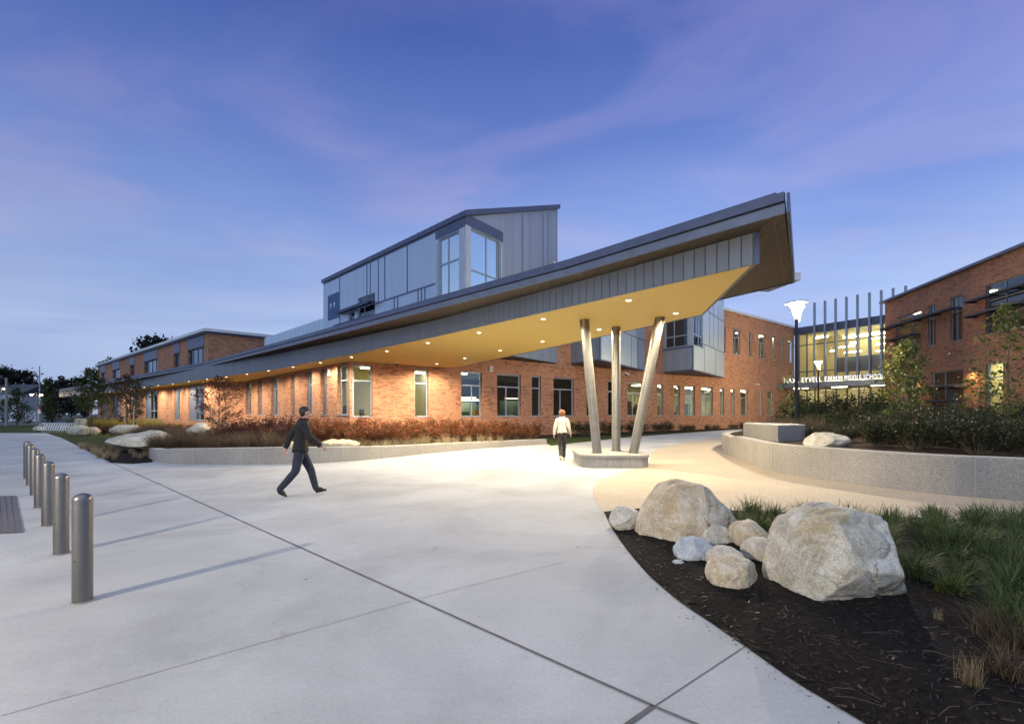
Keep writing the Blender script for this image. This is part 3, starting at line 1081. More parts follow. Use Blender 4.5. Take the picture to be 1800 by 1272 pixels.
def roof_on(root, pts, zs, th=.36, over=.3):
    c = sum((Vector((p.x, p.y, 0)) for p in pts), Vector()) / len(pts)
    q = []
    for p in pts:
        d_ = (Vector((p.x, p.y, 0)) - c)
        d_ *= (1 + over / d_.length)
        q.append((c + d_))
    mb = MB().prism([(p.x, p.y) for p in q], [z + .002 for z in zs], [z + th for z in zs])
    return mb.build('roof', M['trim'], root)


# bay C (nearest the glass entrance) and bay B
for (pxl, cor, pxr, rise) in ((1166, Vector((15.85, 39.75, 0)), 1273, 3.6), (1003.6, Vector((6.33, 32.5, 0)), 1133, 3.6)):
    pl_, pr_ = on_wall(pxl), on_wall(pxr)
    zb, zt = 5.42, 12.9
    wl, wr = Wall(pl_, cor, zb, zt), Wall(cor, pr_, zb, zt)
    if pxl > 1100:
        wl.open = [(.15, wl.len - .62, 7.62, 11.6)]
        wr.open = [(.05, wr.u(1236), 7.62, 11.8)]
    else:
        wl.open = [(.2, wl.len - .6, 8.2, 11.6)]
        wr.open = [(.3, 1.9, 8.2, 11.6)]
    bayp = wl.mesh(ends=False).build('metal_bay', M['seam_rib'], block)
    wr.mesh(ends=False).build('side_cladding', M['seam_bay'], bayp)
    cap = MB(); sloped_cap(cap, wr, 0, wr.len, zt, zt + rise, zt - .0); cap.build('gable_cladding', M['seam_bay'], bayp)
    under(bayp, [pl_, cor, pr_], zb)
    j = MB()
    for px_ in ([1238, 1258] if pxl > 1100 else [1088, 1110, 1121]):
        panel_joint(j, wr, wr.u(px_), zb, 8.1)
    for px_ in ([1254, 1247, 1262] if pxl > 1100 else [1080, 1118]):
        panel_joint(j, wr, wr.u(px_), 8.1, 12.6)
    h_joint(j, wr, wr.len * .16, wr.len, 8.1); h_joint(j, wr, wr.len * .16, wr.len, 11.4)
    h_joint(j, wl, 0, wl.len, 7.5, .16, .03)
    panel_joint(j, wl, wl.len - .06, zb, 7.5, .12)
    panel_joint(j, wr, .06, zb, 7.5, .05)
    h_joint(j, wr, 0, wr.len, zb + .05, .10, .02); h_joint(j, wl, 0, wl.len, zb + .05, .10, .02)
    j.build('panel_joint', M['joint'], bayp)
    MB().box(wl.at(wl.len - .52, 7.6, .01), wl.d * .53, wl.n * .02, (0, 0, 4.4)).build('corner_panel', M['post_panel'], bayp)
    for w_ in (wl, wr):
        a, b, c, e = w_.open[0]
        window(block, w_, a, b, c, e, (.25,), (.40,) if w_ is wl else (.62,), set_=.10)
    roof_on(block, [pl_, cor, pr_], [zt, zt, zt + rise])
    q0, q1 = wl.at(.05, 7.2, -.15), wr.at(wr.len * .42, 7.2, -.15)
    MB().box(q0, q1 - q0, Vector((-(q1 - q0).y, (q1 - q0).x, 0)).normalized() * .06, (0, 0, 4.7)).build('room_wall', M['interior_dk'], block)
    p = wl.at(wl.len * .62, 11.2, -.9)
    MB().box(p, wl.d * .5, wl.n * .12, (0, 0, .06)).build('ceiling_light', M['strip'], block)
# roof slab that reaches past the bay towards the entrance
p0, p1 = G(1255, 480, 16.4), None
sl = MB()
y_ = 50.0
sl.box(((1280 - CX) / F_PX * y_, y_, 16.75), ((1424 - 1280) / F_PX * y_, 1.6, 0), (-.8, 5, 0), (0, 0, .85))
sl.build('cantilever_roof', M['white_metal'], block)

# ------------------------------------------------------------------ metal tower with the corner glazing
T_R = on_wall(980)
T_C = Vector((-2.72, 26.35, 0))
T_L = Vector((-16.5, 39.8, 0))
tower = empty('metal_tower', (T_C.x, T_C.y, 5.2), 0, 'tall grey blue metal clad tower with corner glazing rising above the canopy', 'school building')
tl, tr = Wall(T_L, T_C, 5.42, 13.0), Wall(T_C, T_R, 5.42, 13.0)
tl.open = [(tl.u(771), tl.u(808), 6.2, 12.36), (tl.u(628.5), tl.u(659), 7.9, 10.55), (tl.u(613), tl.u(623), 7.9, 9.7)]
tr.open = [(tr.u(827), tr.u(877), 6.2, 12.52)]
tl.mesh(ends=False).build('cladding', M['seam_bay'], tower)
tr.mesh(ends=False).build('end_cladding', M['seam_rib'], tower)
rise_t = 4.05
cap = MB(); sloped_cap(cap, tr, 0, tr.len, 13.0, 13.0 + rise_t, 13.0)
cap.build('gable_cladding', M['seam_rib'], tower)
T_B = T_L + (T_R - T_C)
bk = MB(); bw = Wall(T_R, T_B, 5.42, 13 + rise_t); bk = bw.mesh(ends=False); bk.build('back_cladding', M['seam_bay'], tower)
wl2 = Wall(T_B, T_L, 5.42, 13.0)
mbx = wl2.mesh(ends=False); sloped_cap(mbx, wl2, 0, wl2.len, 13 + rise_t, 13.0, 13.0); mbx.build('far_end_cladding', M['seam_bay'], tower)
under(tower, [T_L, T_C, T_R, T_B], 5.42)
roof_on(tower, [T_L, T_C, T_R, T_B], [13.0, 13.0, 13 + rise_t, 13 + rise_t], .32, .22)
sm_ = MB()
dx = (T_R - T_C)
for i in range(26):                                                # standing seams that show along the eave
    t = (i + .5) / 26
    a = T_L.lerp(T_C, t)
    sm_.box((a.x - .02, a.y - .02, 13.32), tl.d * .05, dx * .9 + Vector((0, 0, rise_t * .9)), (0, 0, .07))
sm_.build('roof_rib', M['trim'], tower)
# header bands and corner post
hb = MB()
hb.box(tl.at(tl.u(766), 12.42, .004), tl.d * (tl.len - tl.u(766) - .002), tl.n * .03, (0, 0, .57))
hb.build('header_band', M['trim'], tower)
hb = MB()
hb.box(tr.at(.002, 12.58, .004), tr.d * tr.u(884), tr.n * .03, (0, 0, .62))
hb.build('header_band', M['trim'], tower)
cp = MB()
cp.box(tl.at(tl.u(808) + .01, 5.5, .005), tl.d * (tl.len - tl.u(808) - .012), tl.n * .05, (0, 0, 6.9))
cp.box(tr.at(.002, 5.5, .005), tr.d * (tr.u(827) - .012), tr.n * .05, (0, 0, 7.05))
cp.build('corner_panel', M['post_panel'], tower)
ed = MB()
panel_joint(ed, tl, tl.u(768.5), 5.5, 12.1, .20, .05); panel_joint(ed, tr, tr.u(880.5), 5.5, 12.3, .16, .05)
ed.build('edge_panel', M['post_panel'], tower)
window(tower, tl, *tl.open[0], (.36, .74), (.42,), gm='glass_sky', set_=.08)
window(tower, tr, *tr.open[0], (.62,), (.58,), gm='glass_sky', set_=.08)
window(tower, tl, *tl.open[1], (.45,), (.35,), set_=.10)
window(tower, tl, *tl.open[2], (.5,), (), set_=.10)
jt = MB()
for px_ in (597, 645, 651, 665, 676.5, 716): panel_joint(jt, tl, tl.u(px_), 9.72, 12.95, .12)
for px_ in (693, 699, 735, 741, 747): panel_joint(jt, tl, tl.u(px_), 6, 9.68, .12)
h_joint(jt, tl, tl.u(661), tl.u(765), 9.70, .12)
panel_joint(jt, tl, tl.u(597), 5.5, 9.7, .16)
h_joint(jt, tl, 0, tl.len, 12.92, .10)
for px_ in (918, 955, 963): panel_joint(jt, tr, tr.u(px_), 9.0, 13.6 + (tr.u(px_) / tr.len) * rise_t - .9, .07)
h_joint(jt, tr, tr.u(884), tr.u(932), 10.1, .10)
panel_joint(jt, tr, tr.u(902), 6, 10.05, .07)
jt.build('panel_joint', M['joint'], tower)
for z_ in (9.78, 8.72):                                            # sunshade blades on brackets
    s = MB()
    s.box(tl.at(tl.u(598), z_, .03), tl.d * (tl.u(660) - tl.u(598)), tl.n * .55, (0, 0, .09))
    s.box(tl.at(tl.u(598), z_ - .08, .50), tl.d * (tl.u(660) - tl.u(598)), tl.n * .08, (0, 0, .16))
    s.build('sunshade', M['trim'], tower)
# dark banner with a pale emblem near the far end of the tower
bn = MB().box(tl.at(tl.u(577), 9.6, .01), tl.d * (tl.u(595.5) - tl.u(577)), tl.n * .03, (0, 0, 2.1)).build('banner', mat('navy_banner', (.045, .10, .24), .6), tower)
em = MB()
for px_ in (582.5, 588.5):
    u_ = tl.u(px_)
    em.add([tl.at(u_ - .13, 10.95, .045), tl.at(u_ + .10, 10.95, .045), tl.at(u_ + .02, 10.55, .045), tl.at(u_ - .04, 10.5, .045)], [(0, 1, 2, 3)])
em.build('emblem', mat('emblem_white', (.8, .82, .85), .6), bn)
# inside of the corner glazing
c_in = Vector((.2, 33.0, 0))
q0, q1 = tl.at(tl.u(752), 5.6, -.2), tr.at(tr.u(908), 5.6, -.2)
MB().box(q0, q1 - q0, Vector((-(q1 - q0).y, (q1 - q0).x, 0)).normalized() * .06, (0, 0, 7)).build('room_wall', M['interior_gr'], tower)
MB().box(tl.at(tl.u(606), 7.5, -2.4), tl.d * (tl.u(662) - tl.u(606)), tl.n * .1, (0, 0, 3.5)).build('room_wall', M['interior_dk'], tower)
# lean-to metal roof against the far side of the tower
lt = MB()
pA, pB = Vector(((465 - CX) / F_PX * 43.5, 43.5, 0)), Vector(((598 - CX) / F_PX * 42.5, 42.5, 0))
z_a, z_b = EYE + (HZ - 594) / F_PX * 43.5, EYE + (HZ - 549) / F_PX * 42.5
dpt = Vector((1.5, 6, 0))
lt.prism([tuple(pA[:2]), tuple(pB[:2]), tuple((pB + dpt)[:2]), tuple((pA + dpt)[:2])], 5.3, [z_a, z_b, z_b, z_a])
lt.build('lean_to', M['seam_bay'], tower)

# ------------------------------------------------------------------ long wing under the canopy, with a second storey further along
wing = empty('school_wing', (-24, 41, 0), 0, 'long brick school wing with grey slit windows tucked under the curving canopy', 'school building')
P1, P2, P3, P4 = Vector((-24.5, 41.4, 0)), Vector((-28.0, 41.9, 0)), Vector((-66, 72.5, 0)), Vector((-76, 80.5, 0))
w1, w2, w3 = Wall(P1, C0, -.3, 4.52), Wall(P2, P1, -.3, 4.52), Wall(P3, P2, -.3, 9.15)
L1 = [(593, 614), (563, 574), (535.5, 549), (510.5, 518.5), (475.5, 489), (452.5, 461), (431.5, 441)]
ws = []
for i, (a, b) in enumerate(L1):
    ws.append((w1.u(a), min(w1.u(b), w1.len - .14), 1.50, 4.38, (.70,), (.55,) if i in (0, 2, 4) else ()))
w1.open = [q[:4] for q in ws]
w1.mesh(ends=False).build('wall', M['brick'], wing)
for q in ws:
    f = window(wing, w1, *q[:4], q[4], q[5], set_=.20)
    if q[1] < w1.len - 1:
        MB().box(w1.at(q[0] + .03, q[2] + .03, -.235), w1.d * (q[1] - q[0]) * .36, w1.n * .05, (0, 0, q[3] - q[2] - .06)).build('side_panel', M['trim_lo'], f)
cpst = MB().box(C0 + Vector((0, .06, 1.45)) - w1.d * .16, w1.d * .16 - w1.n * .05, wb.d * .14, (0, 0, 2.95))
cpst.build('corner_post', M['frame'], wing)
room(wing, w1, 1.0, w1.len - 6.1, 5.0, .25, 4.45, 'interior', [(w1.u(x), w1.u(x) + 1.3, 1.5, 1.75) for x in (436, 458, 482, 515)])
w2.mesh(ends=False).build('wall', M['brick'], wing)
L3 = [(330, 359), (305, 316), (253, 277), (228, 236.5), (198, 210.5), (177.5, 186)]
ws = []
for a, b in L3:
    ws.append((w3.u(a), w3.u(b), .95, 4.30, (.3,), (.3, .62) if b - a > 11 else (.5,)))
    ws.append((w3.u(a), w3.u(b), 5.6, 7.9, (), (.22, .5, .78) if b - a > 11 else (.5,)))
w3.open = [q[:4] for q in ws]
w3.mesh().build('wall', M['brick'], wing)
for q in ws:
    f = window(wing, w3, *q[:4], q[4], q[5], set_=.16, fm='frame' if q[2] < 2 else 'trim_lo')
    if q[2] < 2:
        MB().box(w3.at(q[0] + .03, q[2] + .03, -.195), w3.d * (q[1] - q[0]) * .42, w3.n * .05, (0, 0, q[3] - q[2] - .06)).build('side_panel', M['trim_lo'], f)
room(wing, w3, 1.0, w3.len - .5, 4.0, .25, 4.42, 'interior_gr', [(w3.u(x), w3.u(x) + 1.0, 1.5, 1.75) for x in (190, 232, 268)])
room(wing, w3, 1.0, w3.len - .5, 3.0, 5.2, 8.4, 'interior_dk')
for a, b in L3:
    MB().box(w3.at(w3.u(a), 7.92, .004), w3.d * (w3.u(b) - w3.u(a)), w3.n * .03, (0, 0, 1.2)).build('spandrel_panel', M['trim'], wing)
# right-hand return of the upper storey and the flat roof edge
P5 = P2 + Vector((13.0, 11.5, 0))
w4 = Wall(P2, P5, 4.6, 9.15)
w4.mesh(ends=False).build('wall', M['brick'], wing)
rl = [P3 + w3.n * .3 - w3.d * .3, P2 + w3.n * .35 + Vector((.25, -.25, 0)), P5 + w4.n * .3]
MB().prism([(p.x, p.y) for p in rl] + [(P5.x - 12, P5.y + 10), (P3.x + 6, P3.y + 9)], 9.16, 9.42).build('roof', M['white_metal'], wing)
MB().prism([(p.x, p.y) for p in [P3 + w3.n * .18, P2 + w3.n * .18 + Vector((.1, -.1, 0)), P5 + w4.n * .15]] + [(P5.x - 12, P5.y + 10), (P3.x + 6, P3.y + 9)], 9.02, 9.158).build('roof_trim', M['trim'], wing)
wall_box(w1, 580, 4.05, .16, .42, 'slim white wall light on brick beside the lit corner window', 'wall_light', 'wall light')
wall_box(w1, 442, 4.0, .16, .36, 'small white wall light at the inner corner of the long wing', 'wall_light', 'wall light')
wall_box(w3, 322, 3.95, .22, .50, 'white wall light between grey window strips behind the bare russet tree', 'wall_light', 'wall light')
wall_box(w3, 245, 3.95, .22, .50, 'white wall light farthest along the wing beyond the leafy young trees', 'wall_light', 'wall light')

# ------------------------------------------------------------------ glass entrance hall
A0 = C1
A1 = A0 + Vector((.645, -1, 0)) * 13.0
wa = Wall(A0, A1, 0, 12.6)
hall = empty('glass_hall', (39, 55, 0), 0, 'brightly lit glass entrance hall fronted by tall thin blue fins', 'entrance hall')
MB().box(wa.at(0, 11.75, -.3), wa.d * wa.len, wa.n * .42, (0, 0, .95)).build('roof_band', M['trim'], hall)
MB().prism([tuple(wa.at(0, 0, 0)[:2]), tuple(wa.at(wa.len, 0, 0)[:2]), tuple(wa.at(wa.len, 0, -10)[:2]), tuple(wa.at(0, 0, -10)[:2])], 12.3, 12.6).build('roof', M['trim'], hall)
g = MB().ngon([wa.at(0, .2, -.1), wa.at(wa.len, .2, -.1), wa.at(wa.len, 11.8, -.1), wa.at(0, 11.8, -.1)])
g.build('glazing', glass_mat('hall_glass', (.86, .90, .88), .8, .03), hall)
ml = MB()
for px_ in (1404, 1418, 1432, 1451, 1470, 1489, 1509, 1530, 1551, 1572):
    u_ = wa.u(px_)
    ml.box(wa.at(u_ - .06, .2, -.18), wa.d * .12, wa.n * .16, (0, 0, 11.6))
for z_ in (10.3, 6.9, 4.6, 2.8):
    ml.box(wa.at(0, z_, -.17), wa.d * wa.len, wa.n * .14, (0, 0, .11))
ml.build('mullion', M['frame_dark'], hall)
for px_, pt in ((1434.6, 532), (1453, 528.5), (1471.6, 525), (1490.6, 522.5), (1510, 519.5), (1531, 517), (1551.7, 513), (1572.5, 509.5), (1594.5, 507)):
    u_ = wa.u(px_)
    MB().box(wa.at(u_ - .085, 5.9, .25), wa.d * .17, wa.n * .32, (0, 0, 15.45 - 5.9)).build('fin', M['fin'], hall)
# the hall inside
cream = mat('hall_cream', (.80, .70, .42), .8)
hi = MB()
b0, b1 = wa.at(0, 0, -8), wa.at(wa.len, 0, -8)
hi.ngon([(b0.x, b0.y, 0), (b1.x, b1.y, 0), (b1.x, b1.y, 12.2), (b0.x, b0.y, 12.2)])
e0 = wa.at(.3, 0, -.4)
hi.ngon([(e0.x, e0.y, 0), (b0.x, b0.y, 0), (b0.x, b0.y, 12.2), (e0.x, e0.y, 12.2)])
hi.build('room_wall', cream, hall)
MB().prism([tuple(wa.at(.3, 0, -3.2)[:2]), tuple(wa.at(wa.len, 0, -3.2)[:2]), tuple(wa.at(wa.len, 0, -8)[:2]), tuple(wa.at(.3, 0, -8)[:2])], 5.9, 6.5).build('balcony', M['interior'], hall)
MB().prism([tuple(wa.at(.3, 0, -.4)[:2]), tuple(wa.at(wa.len, 0, -.4)[:2]), tuple(wa.at(wa.len, 0, -8)[:2]), tuple(wa.at(.3, 0, -8)[:2])], 11.9, 12.1).build('ceiling', M['interior'], hall)
# a dark suspended screen that hides part of the lit wall
MB().box(wa.at(wa.u(1436), 7.0, -5.2), wa.d * (wa.u(1560) - wa.u(1436)), wa.n * .2, (0, 0, 1.9)).build('hanging_screen', mat('screen_slate', (.10, .11, .14), .6), hall)
MB().box(wa.at(wa.u(1500), 6.9, -5.0), wa.d * (wa.u(1600) - wa.u(1500)), wa.n * .2, (0, 0, 1.0)).build('hanging_screen', mat('screen_slate_dim', (.13, .13, .15), .6), hall)
for i, (xa, xb, dp, z_) in enumerate(((1438, 1448, 3.4, 9.6), (1456, 1482, 3.0, 9.9), (1456, 1486, 4.6, 9.35), (1460, 1476, 5.6, 10.6), (1512, 1545, 2.6, 10.5), (1516, 1550, 3.8, 9.9), (1512, 1530, 4.8, 9.2), (1535, 1552, 5.4, 9.7), (1440, 1550, 6.8, 11.6), (1405, 1430, 4.0, 11.6))):
    MB().box(wa.at(wa.u(xa), z_, -dp), wa.d * (wa.u(xb) - wa.u(xa)), wa.n * .16, (0, 0, .14)).build('strip_light', M['strip_hot'], hall)
for i, u_ in enumerate((2.2, 5.0, 7.6)):
    MB().box(wa.at(u_, 5.6, -5.0), wa.d * 1.2, wa.n * 1.2, (0, 0, .08)).build('strip_light', M['strip_hot'], hall)
# entrance canopy with the lit sign on its edge
we = Wall(Vector((32.6, 56.4, 0)), Vector((40.2, 47.7, 0)), 5.0, 5.3)
ec = MB().prism([tuple(we.at(0, 0)[:2]), tuple(we.at(we.len, 0)[:2]), tuple(we.at(we.len, 0, -3.6)[:2]), tuple(we.at(0, 0, -3.6)[:2])], 4.72, 5.30)
ec.build('door_canopy', M['trim_lo'], hall)
for t in (.14, .48, .80):
    MB().box(we.at(we.len * t, 4.66, -1.6), we.d * 1.5, we.n * .22, (0, 0, .055)).build('strip_light', M['strip_hot'], hall)
# sign letters: a top-level thing that stands on the canopy edge
sg = empty('entrance_sign', we.at(we.len * .5, 5.3, -.1), 0, 'row of white lit letters standing along the edge of the entrance canopy', 'sign')
def letters(txt, u0, u1, z, size, nm):
    cu = bpy.data.curves.new(nm, 'FONT')
    cu.body = txt
    cu.size = size
    cu.extrude = .04
    cu.space_character = 1.22
    cu.align_x = 'CENTER'
    o = bpy.data.objects.new(nm, cu)
    COL.objects.link(o)
    cu.materials.append(M['sign'])
    o.parent = sg
    bpy.context.view_layer.update()
    wd = o.dimensions.x or 1
    p = we.at((u0 + u1) / 2, z, -.08)
    o.location = p - Vector(sg.location)
    o.rotation_euler = (R(90), 0, math.atan2(we.d.y, we.d.x))
    o.scale = ((u1 - u0) / wd, 1, 1)
    me = bpy.data.meshes.new_from_object(o.evaluated_get(bpy.context.evaluated_depsgraph_get()))
    o2 = bpy.data.objects.new(nm, me)
    COL.objects.link(o2)
    o2.parent, o2.location, o2.rotation_euler, o2.scale = sg, o.location, o.rotation_euler, o.scale
    bpy.data.objects.remove(o)
letters('MAXL EYVELL EMMM', we.u(1378), we.u(1480), 5.33, .84, 'lettering')
letters('MIDDLE SCHOOL', we.u(1484), we.u(1553), 5.33, .84, 'lettering')
MB().box(we.at(we.u(1376), 5.302, -.12), we.d * (we.u(1555) - we.u(1376)), we.n * .08, (0, 0, .03)).build('rail', M['grey_metal'], sg)

# ------------------------------------------------------------------ brick annex by the planter
K = Vector((37.2, 45.4, 0))
KE = K + Vector((-.2139, -.9769, 0)) * 27
wk = Wall(K, KE, -.2, 12.62)
annex = empty('brick_annex', (35.5, 38, 0), 0, 'dusky red brick annex with dark horizontal sunshades over its windows', 'school building')
AW = [(1576, 1619, 6.85, 10.75, (.36, .70), (.62,)), (1631, 1645, 7.4, 10.85, (.66,), (.5,)), (1670, 1692, 7.35, 10.9, (.66,), (.45,)), (1732, 1842, 7.35, 10.9, (.36, .68), (.33, .66)),
      (1637.7, 1693, 1.4, 5.10, (.35, .68), (.40,)), (1732, 1763, 1.66, 5.2, (.72,), (.12,)), (1590, 1612, 1.5, 5.0, (.7,), (.5,))]
ws = [(wk.u(a), wk.u(b), c, e, hs, vs) for a, b, c, e, hs, vs in AW]
wk.open = [q[:4] for q in ws]
wk.mesh(ends=False).build('wall', M['brick'], annex)
for q in ws: window(annex, wk, *q[:4], q[4], q[5], set_=.12)
ret = Wall(K + Vector((9, 1.2, 0)), K, -.2, 12.62)
MB().prism([tuple(p[:2]) for p in (wk.at(-.35, 0, .35), wk.at(wk.len + 1, 0, .35), wk.at(wk.len + 1, 0, -8), wk.at(-.35, 0, -8))], 12.63, 12.82).build('gutter', M['trim_lo'], annex)
rf = MB()
a0, a1 = wk.at(-.3, 12.825, .22), wk.at(wk.len + 1, 12.825, .22)
b0, b1 = wk.at(4.8, 13.55, -1.9), wk.at(wk.len + 1, 13.55, -1.9)
c0_, c1_ = wk.at(-.3, 12.9, -4), wk.at(wk.len + 1, 13.0, -9)
rf.ngon([a0, a1, b1, b0]); rf.ngon([b0, b1, c1_, c0_]); rf.ngon([a0, b0, c0_])
rf.build('roof', M['trim'], annex)
iw = wk
room(annex, wk, .5, wk.u(1650), 4.5, 6.6, 11.2, mat('ochre_room', (.30, .20, .08), .8), [(1.5, 3.2, 1.5, 1.8)], 'strip')
room(annex, wk, wk.u(1655), wk.u(1860), 4.5, 6.6, 11.2, mat('umber_room', (.22, .15, .08), .8), [(wk.u(1678), wk.u(1686), 2.2, 2.5)], 'strip')
room(annex, wk, wk.u(1725), wk.u(1775), 3.5, .6, 5.5, 'interior', [(wk.u(1732), wk.u(1762), 1.2, 2.6)], 'strip_hot')
room(annex, wk, .5, wk.u(1718), 4.0, .6, 5.4, mat('brown_room', (.20, .12, .06), .8), [(wk.u(1650), wk.u(1680), 2.2, 2.4)], 'strip')


def sunshade(w, px0, px1, z, out=.75):
    u0, u1 = w.u(px0), w.u(px1)
    s = MB()
    s.box(w.at(u0, z, .05), w.d * (u1 - u0), w.n * out, (0, 0, .07))
    s.box(w.at(u0, z - .05, out - .02), w.d * (u1 - u0), w.n * .08, (0, 0, .15))
    n_ = max(2, int((u1 - u0) / 2))
    for k in range(n_ + 1):
        uu = u0 + (u1 - u0 - .06) * k / n_
        s.box(w.at(uu, z - .10, .002), w.d * .06, w.n * out, (0, 0, .10))
    s.build('sunshade', mat('sunshade_blade', (.055, .065, .09), .45, .3), annex)
sunshade(wk, 1563, 1692, 9.85)
sunshade(wk, 1573, 1619, 8.62)
sunshade(wk, 1716, 1850, 9.95)
sunshade(wk, 1716, 1850, 8.85)
sunshade(wk, 1626, 1698, 3.75)
sunshade(wk, 1636, 1698, 2.65)
jn = MB()
for px_ in (1693.5, 1732.5):
    panel_joint(jn, wk, wk.u(px_), .5, 12.5, .03, .003)
jn.build('expansion_joint', mat('sealant', (.30, .22, .18), .8), annex)
# wall lamp low on the annex that washes the brick between the windows
for px_, z_, e_ in ((1712, 4.9, 260), (1610, 4.6, 160)):
    q = wk.at(wk.u(px_), z_, .25)
    hd = MB().box(wk.at(wk.u(px_) - .15, z_ + .06, .004), wk.d * .3, wk.n * .36, (0, 0, .10)).build('wall_lamp', M['black_metal'], annex)
    ld = bpy.data.lights.new('wall_lamp_light', 'SPOT')
    ld.energy = e_; ld.color = (1, .60, .24); ld.spot_size = R(150); ld.spot_blend = .8; ld.shadow_soft_size = .06
    lo = bpy.data.objects.new('wall_lamp_light', ld)
    COL.objects.link(lo)
    lo.location = Vector(wk.at(wk.u(px_), z_, .45)) - Vector(annex.location)
    lo.parent = annex

# ------------------------------------------------------------------ planter walls and beds


def offset_line(line, w):
    out = []
    n = len(line)
    for i in range(n):
        d = (Vector(line[min(i + 1, n - 1)]) - Vector(line[max(i - 1, 0)]))
        d.z = 0
        d.normalize()
        out.append(Vector(line[i]) + Vector((-d.y, d.x, 0)) * w)
    return out


def smooth_line(line, k=3):
    """Catmull-Rom through the points"""
    out = []
    n = len(line)
    for i in range(n - 1):
        p0, p1, p2, p3 = line[max(i - 1, 0)], line[i], line[i + 1], line[min(i + 2, n - 1)]
        for j in range(k):
            t = j / k
            out.append(.5 * ((2 * p1) + (p2 - p0) * t + (2 * p0 - 5 * p1 + 4 * p2 - p3) * t * t + (3 * p1 - p0 - 3 * p2 + p3) * t ** 3))
    out.append(line[-1])
    return out


def curb_wall(name, label, line, ztop, width, side, joints=(), cap=.02):
    """low concrete wall along LINE (its outer foot), ztop a list; side=+1 body lies to the left of the run"""
    root = empty(name, line[len(line) // 2], 0, label, 'planter wall')
    inner = offset_line(line, width * side)
    n = len(line)
    mb = MB()
    vs, fs = [], []
    for i in range(n):
        a, b = line[i], inner[i]
        ca = a.lerp(b, .06)
        vs += [(a.x, a.y, -.1), (a.x, a.y, ztop[i] - .02), (ca.x, ca.y, ztop[i]), (b.x, b.y, ztop[i]), (b.x, b.y, -.1)]
    for i in range(n - 1):
        for k in range(4):
            f = (i * 5 + k, (i + 1) * 5 + k, (i + 1) * 5 + k + 1, i * 5 + k + 1)
            fs.append(f if side > 0 else f[::-1])
    fs += [(0, 1, 2, 3, 4), tuple(reversed([(n - 1) * 5 + k for k in range(5)]))]
    mb.add(vs, fs)
    mb.build('wall_body', M['wall_conc'], root)
    jm = MB()
    for t in joints:
        x = t * (n - 1)
        i = min(int(x), n - 2)
        p = line[i].lerp(line[i + 1], x - i)
        d = (line[i + 1] - line[i]).normalized()
        o = Vector((d.y, -d.x, 0)) * side
        z = ztop[i] + (ztop[i + 1] - ztop[i]) * (x - i)
        jm.box((p.x - d.x * .008, p.y - d.y * .008, 0), d * .016, o * .004, (0, 0, z - .03))
    if joints: jm.build('joint', mat('pale_sealant', (.38, .365, .34), .8), root)
    return inner


# right-hand planter (runs from the far end to the viewer)
RW = [Vector((12.6, 25.5, 0)), Vector((10.6, 22.6, 0)), Vector((9.4, 20.4, 0)), G(1279, 796), G(1290, 802.5), G(1326, 818), G(1357, 828.5), G(1409, 837.6), G(1482, 848), G(1557, 858), G(1678, 871), G(1800, 880), Vector((11.6, 6.2, 0)), Vector((14.5, 4.0, 0))]
RW = smooth_line(RW, 3)
RI = curb_wall('planter_wall', 'long curved grey concrete planter wall holding the dark shrub bed', RW, [.70] * 12 + [.78] * (len(RW) - 12), .32, 1, (.47, .585, .69, .80))
bed = [(p.x, p.y) for p in RI] + [(30, 4), (34, 20), (37, 44), (28, 40), (18, 30)]
bm_ = MB().ngon([(p[0], p[1], .66) for p in bed]).build('planting_bed', M['soil']); tag(bm_, kind='structure')
# upper stepped block of the planter
ub_ = empty('stepped_planter', (8.6, 14.8, .6), 0, 'short upper concrete planter block standing behind the curved wall under the street lamp', 'planter wall')
blk = [G(1306.5, 768, .66), G(1367.6, 776.2, .66), G(1416, 773.6, .66), Vector((11.3, 18.4, .66)), Vector((10.6, 20.6, .66))]
MB().prism([(p.x, p.y) for p in blk], .5, 1.215).build('block', M['wall_conc'], ub_, bevel=.02)

# left-hand planter wall
LW = [G(262, 806), G(274, 811), G(300, 814), G(400, 816), G(493, 815), G(600, 811), G(700, 802.5), G(817, 790.5), G(937, 781.5), G(961, 780)]
LZ = [.385, .42, .47, .52, .53, .50, .42, .34, .27, .26]
k_ = 3
LWs = smooth_line(LW, k_)
LZs = []
for i in range(len(LW) - 1):
    for j in range(k_): LZs.append(LZ[i] + (LZ[i + 1] - LZ[i]) * j / k_)
LZs.append(LZ[-1])
LI = curb_wall('planter_wall', 'low pale concrete planter wall curving in front of the russet shrubs', LWs, LZs, .30, 1, (.13, .27, .40, .51, .63, .76, .88))
bed = [(p.x, p.y) for p in LI] + [tuple(p[:2]) for p in (wb.at(13.5, 0, .02), wb.at(.3, 0, .02), w1.at(w1.len, 0, .02), w1.at(0, 0, .02))] + [(-27.5, 40.5), (-24, 30), (-16, 19)]
bedz = MB().ngon([(p[0], p[1], .22) for p in bed]).build('planting_bed', M['soil']); tag(bedz, kind='structure')

